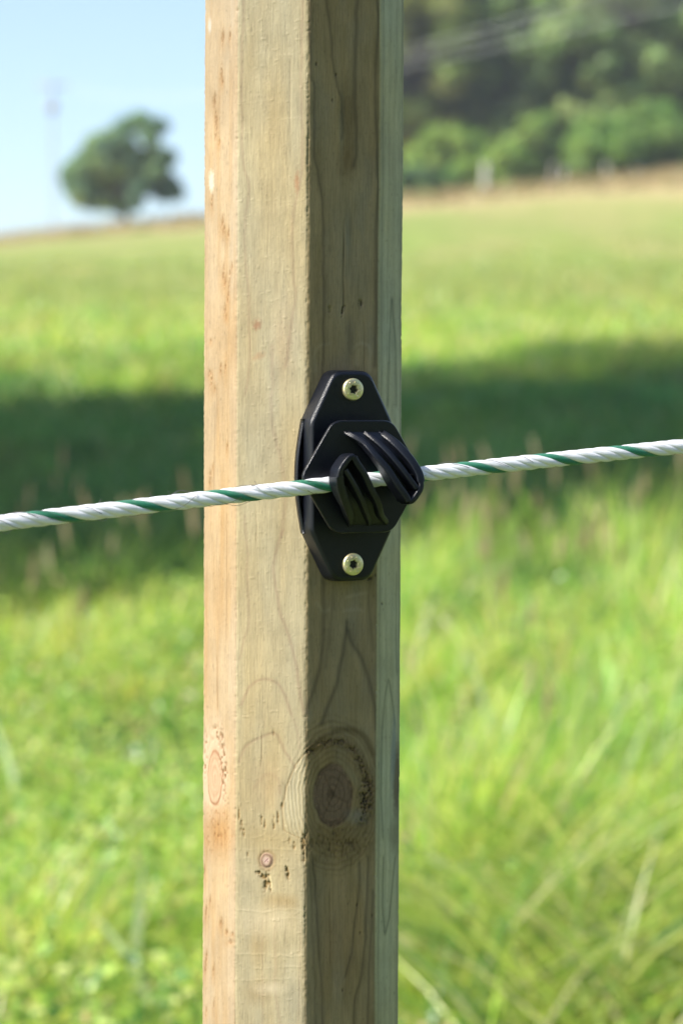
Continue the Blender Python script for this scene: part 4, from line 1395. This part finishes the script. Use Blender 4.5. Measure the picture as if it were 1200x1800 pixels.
# trees standing left of the view: they throw the shadow band across the meadow
for i, (x, y, h, cr_, lab) in enumerate([
    (-8.3, 8.5, 11.0, 2.9, 'big tree left of the meadow throwing the near part of the shadow band'),
    (-12.9, 10.9, 23.0, 3.8, 'taller tree further left whose shadow reaches the right of the meadow'),
]):
    tree('meadow_tree', x, y, h, cr_, 120, 300, 0.28, GCOL, lab, 'trees beside the meadow', seed=130 + i, trunk_r=0.3, low=(0.42, 0.6)[i])

# unseen trees added behind the viewer on the right, dimming sky fill and reflections
for i, (x, y, h, cr_, lab) in enumerate([(4.2, -13.5, 9.5, 3.0, 'added tree furthest back behind the viewer, dimming the sky fill'), (9.0, -11.0, 10.5, 3.4, 'middle added tree behind the viewer, dimming the sky fill'),
                                         (13.0, -7.0, 9.0, 3.2, 'added unseen tree nearest to the rope on the right, dimming the sky fill')]):
    tree('sky_block_tree', x, y, h, cr_, 50, 140, 0.24, GCOL, lab, 'unseen trees added to dim the sky fill', seed=150 + i, trunk_r=0.25, low=0.05)

# ------------------------------------------------------------------ fence posts at the wood edge
whitewood = plain('bleached_wood', (0.50, 0.49, 0.46), 0.8, bump=0.4, bscale=30, var=0.12)
greywood = plain('weathered_wood', (0.42, 0.38, 0.34), 0.85, bump=0.4, bscale=30, var=0.2)
for px, Y, h, w, m_, lab in [(850, 116, 1.5, 0.24, whitewood, 'white fence post standing before the wood, widest and palest'),
                             (968, 118, 1.2, 0.10, greywood, 'thin grey post at the wood edge, left of a pale one'),
                             (988, 118, 0.9, 0.12, whitewood, 'pale fence post below the tall dull green tree'),
                             (1062, 119, 0.9, 0.12, whitewood, 'pale post in front of the wide rounded shrub')]:
    X = sx_at(px, Y); z = float(ground_z(X, Y))
    P = round_poly([(-w / 2, -w / 2), (w / 2, -w / 2), (w / 2, w / 2), (-w / 2, w / 2)], w * 0.25, 4)
    Vv, Ff = [], []
    lv = [(-0.4, 1), (h * 0.5, 0.97), (h - w * 0.3, 0.94), (h - 0.02, 0.7), (h + w * .1, 0.1)]
    for zz, s in lv: Vv += [(p.x * s, p.y * s, zz) for p in P]
    nP = len(P)
    for k in range(len(lv) - 1):
        for i in range(nP): j = (i + 1) % nP; Ff.append((k * nP + i, k * nP + j, (k + 1) * nP + j, (k + 1) * nP + i))
    Ff.append(tuple((len(lv) - 1) * nP + i for i in range(nP)))
    me = bpy.data.meshes.new('field_post'); me.from_pydata(Vv, [], Ff); me.update(); me.materials.append(m_)
    o = bpy.data.objects.new('field_post', me); COL.objects.link(o); o.location = (X, Y, z); o.rotation_euler = (0.02, 0.03, 0.3)
    tag(o, lab, 'fence post', 'fence posts along the wood')

# ------------------------------------------------------------------ power line
PYY = 190.0
ptop = at_y(93, 140, PYY)
pz = float(ground_z(ptop.x, PYY)) - 0.5
pole = empty('utility_pole', (ptop.x, PYY, pz))
tag(pole, 'faint utility pole with crossarm rising behind the hill left of the lone tree', 'utility pole')
creo = plain('grey_pole_wood', (0.30, 0.29, 0.28), 0.9, var=0.2, bscale=3)
galv = plain('galvanised_metal', (0.55, 0.56, 0.57), 0.45, 0.6)
H = ptop.z - pz
v, f = limb([(0, 0, 0), (0, 0, H * .5), (0, 0, H)], 0.10, 0.07, 10)
mesh_np('pole_shaft', v, f, creo, pole, smooth=True)


def box(name, c, s, mat, parent):
    V = [(c[0] + a * s[0] / 2, c[1] + b * s[1] / 2, c[2] + d * s[2] / 2) for a in (-1, 1) for b in (-1, 1) for d in (-1, 1)]
    F = [(0, 1, 3, 2), (4, 6, 7, 5), (0, 4, 5, 1), (2, 3, 7, 6), (0, 2, 6, 4), (1, 5, 7, 3)]
    return mesh_np(name, V, np.array(F), mat, parent)


box('crossarm', (0, -0.2, H - 0.5), (2.4, 0.16, 0.18), creo, pole)
box('transformer', (0, -0.42, H - 2.2), (0.7, 0.5, 0.8), creo, pole)
for dx in (-1.05, 0, 1.05):
    v, f = limb([(dx, -0.2, H - 0.41), (dx, -0.2, H - 0.1)], 0.07, 0.05, 8)
    mesh_np('pin_insulator', v, f, galv, pole, smooth=True)
wire_m = plain('aluminium_cable', (0.80, 0.82, 0.80), 0.5, 0.2)
ends = [((1200, 8), 34.0), ((1000, -4), 34.0), ((1200, -28), 34.0)]
for (pe, Ye), dx, lab in zip([((1200, 8), 36), ((1200, -26), 36), ((1200, -54), 36)], (-1.05, 0, 1.05),
                             ('lowest of the three overhead cables crossing in front of the wood', 'middle of the three overhead cables crossing in front of the wood',
                              'topmost of the three overhead cables crossing in front of the wood')):
    A = np.array((ptop.x + dx, PYY - 0.2, ptop.z - 0.1)); B = np.array(at_y(pe[0], pe[1], Ye))
    B2 = A + (B - A) * 1.35
    P = []
    for t in np.linspace(0, 1, 60):
        q = A + (B2 - A) * t
        q[2] -= 4 * 2.75 * t * (0.7407 - t)
        P.append(q)
    v, f = tube(np.array(P), 0.005, 6)
    o = mesh_np('power_cable', v, f, wire_m, smooth=True)
    tag(o, lab, 'cable', 'overhead cables')

# ------------------------------------------------------------------ air
hz = bpy.data.materials.new('summer_haze'); hz.use_nodes = True
nt = hz.node_tree; nt.nodes.clear()
out = N(nt, 'ShaderNodeOutputMaterial'); pvn = N(nt, 'ShaderNodeVolumePrincipled')
pvn.inputs['Color'].default_value = (0.90, 0.95, 1.0, 1)
pvn.inputs['Density'].default_value = 0.0006
pvn.inputs['Anisotropy'].default_value = 0.2
nt.links.new(pvn.outputs[0], out.inputs['Volume'])
hb = box('haze', (0, 90, 17), (390, 310, 62), hz, None)
hb['kind'] = 'stuff'
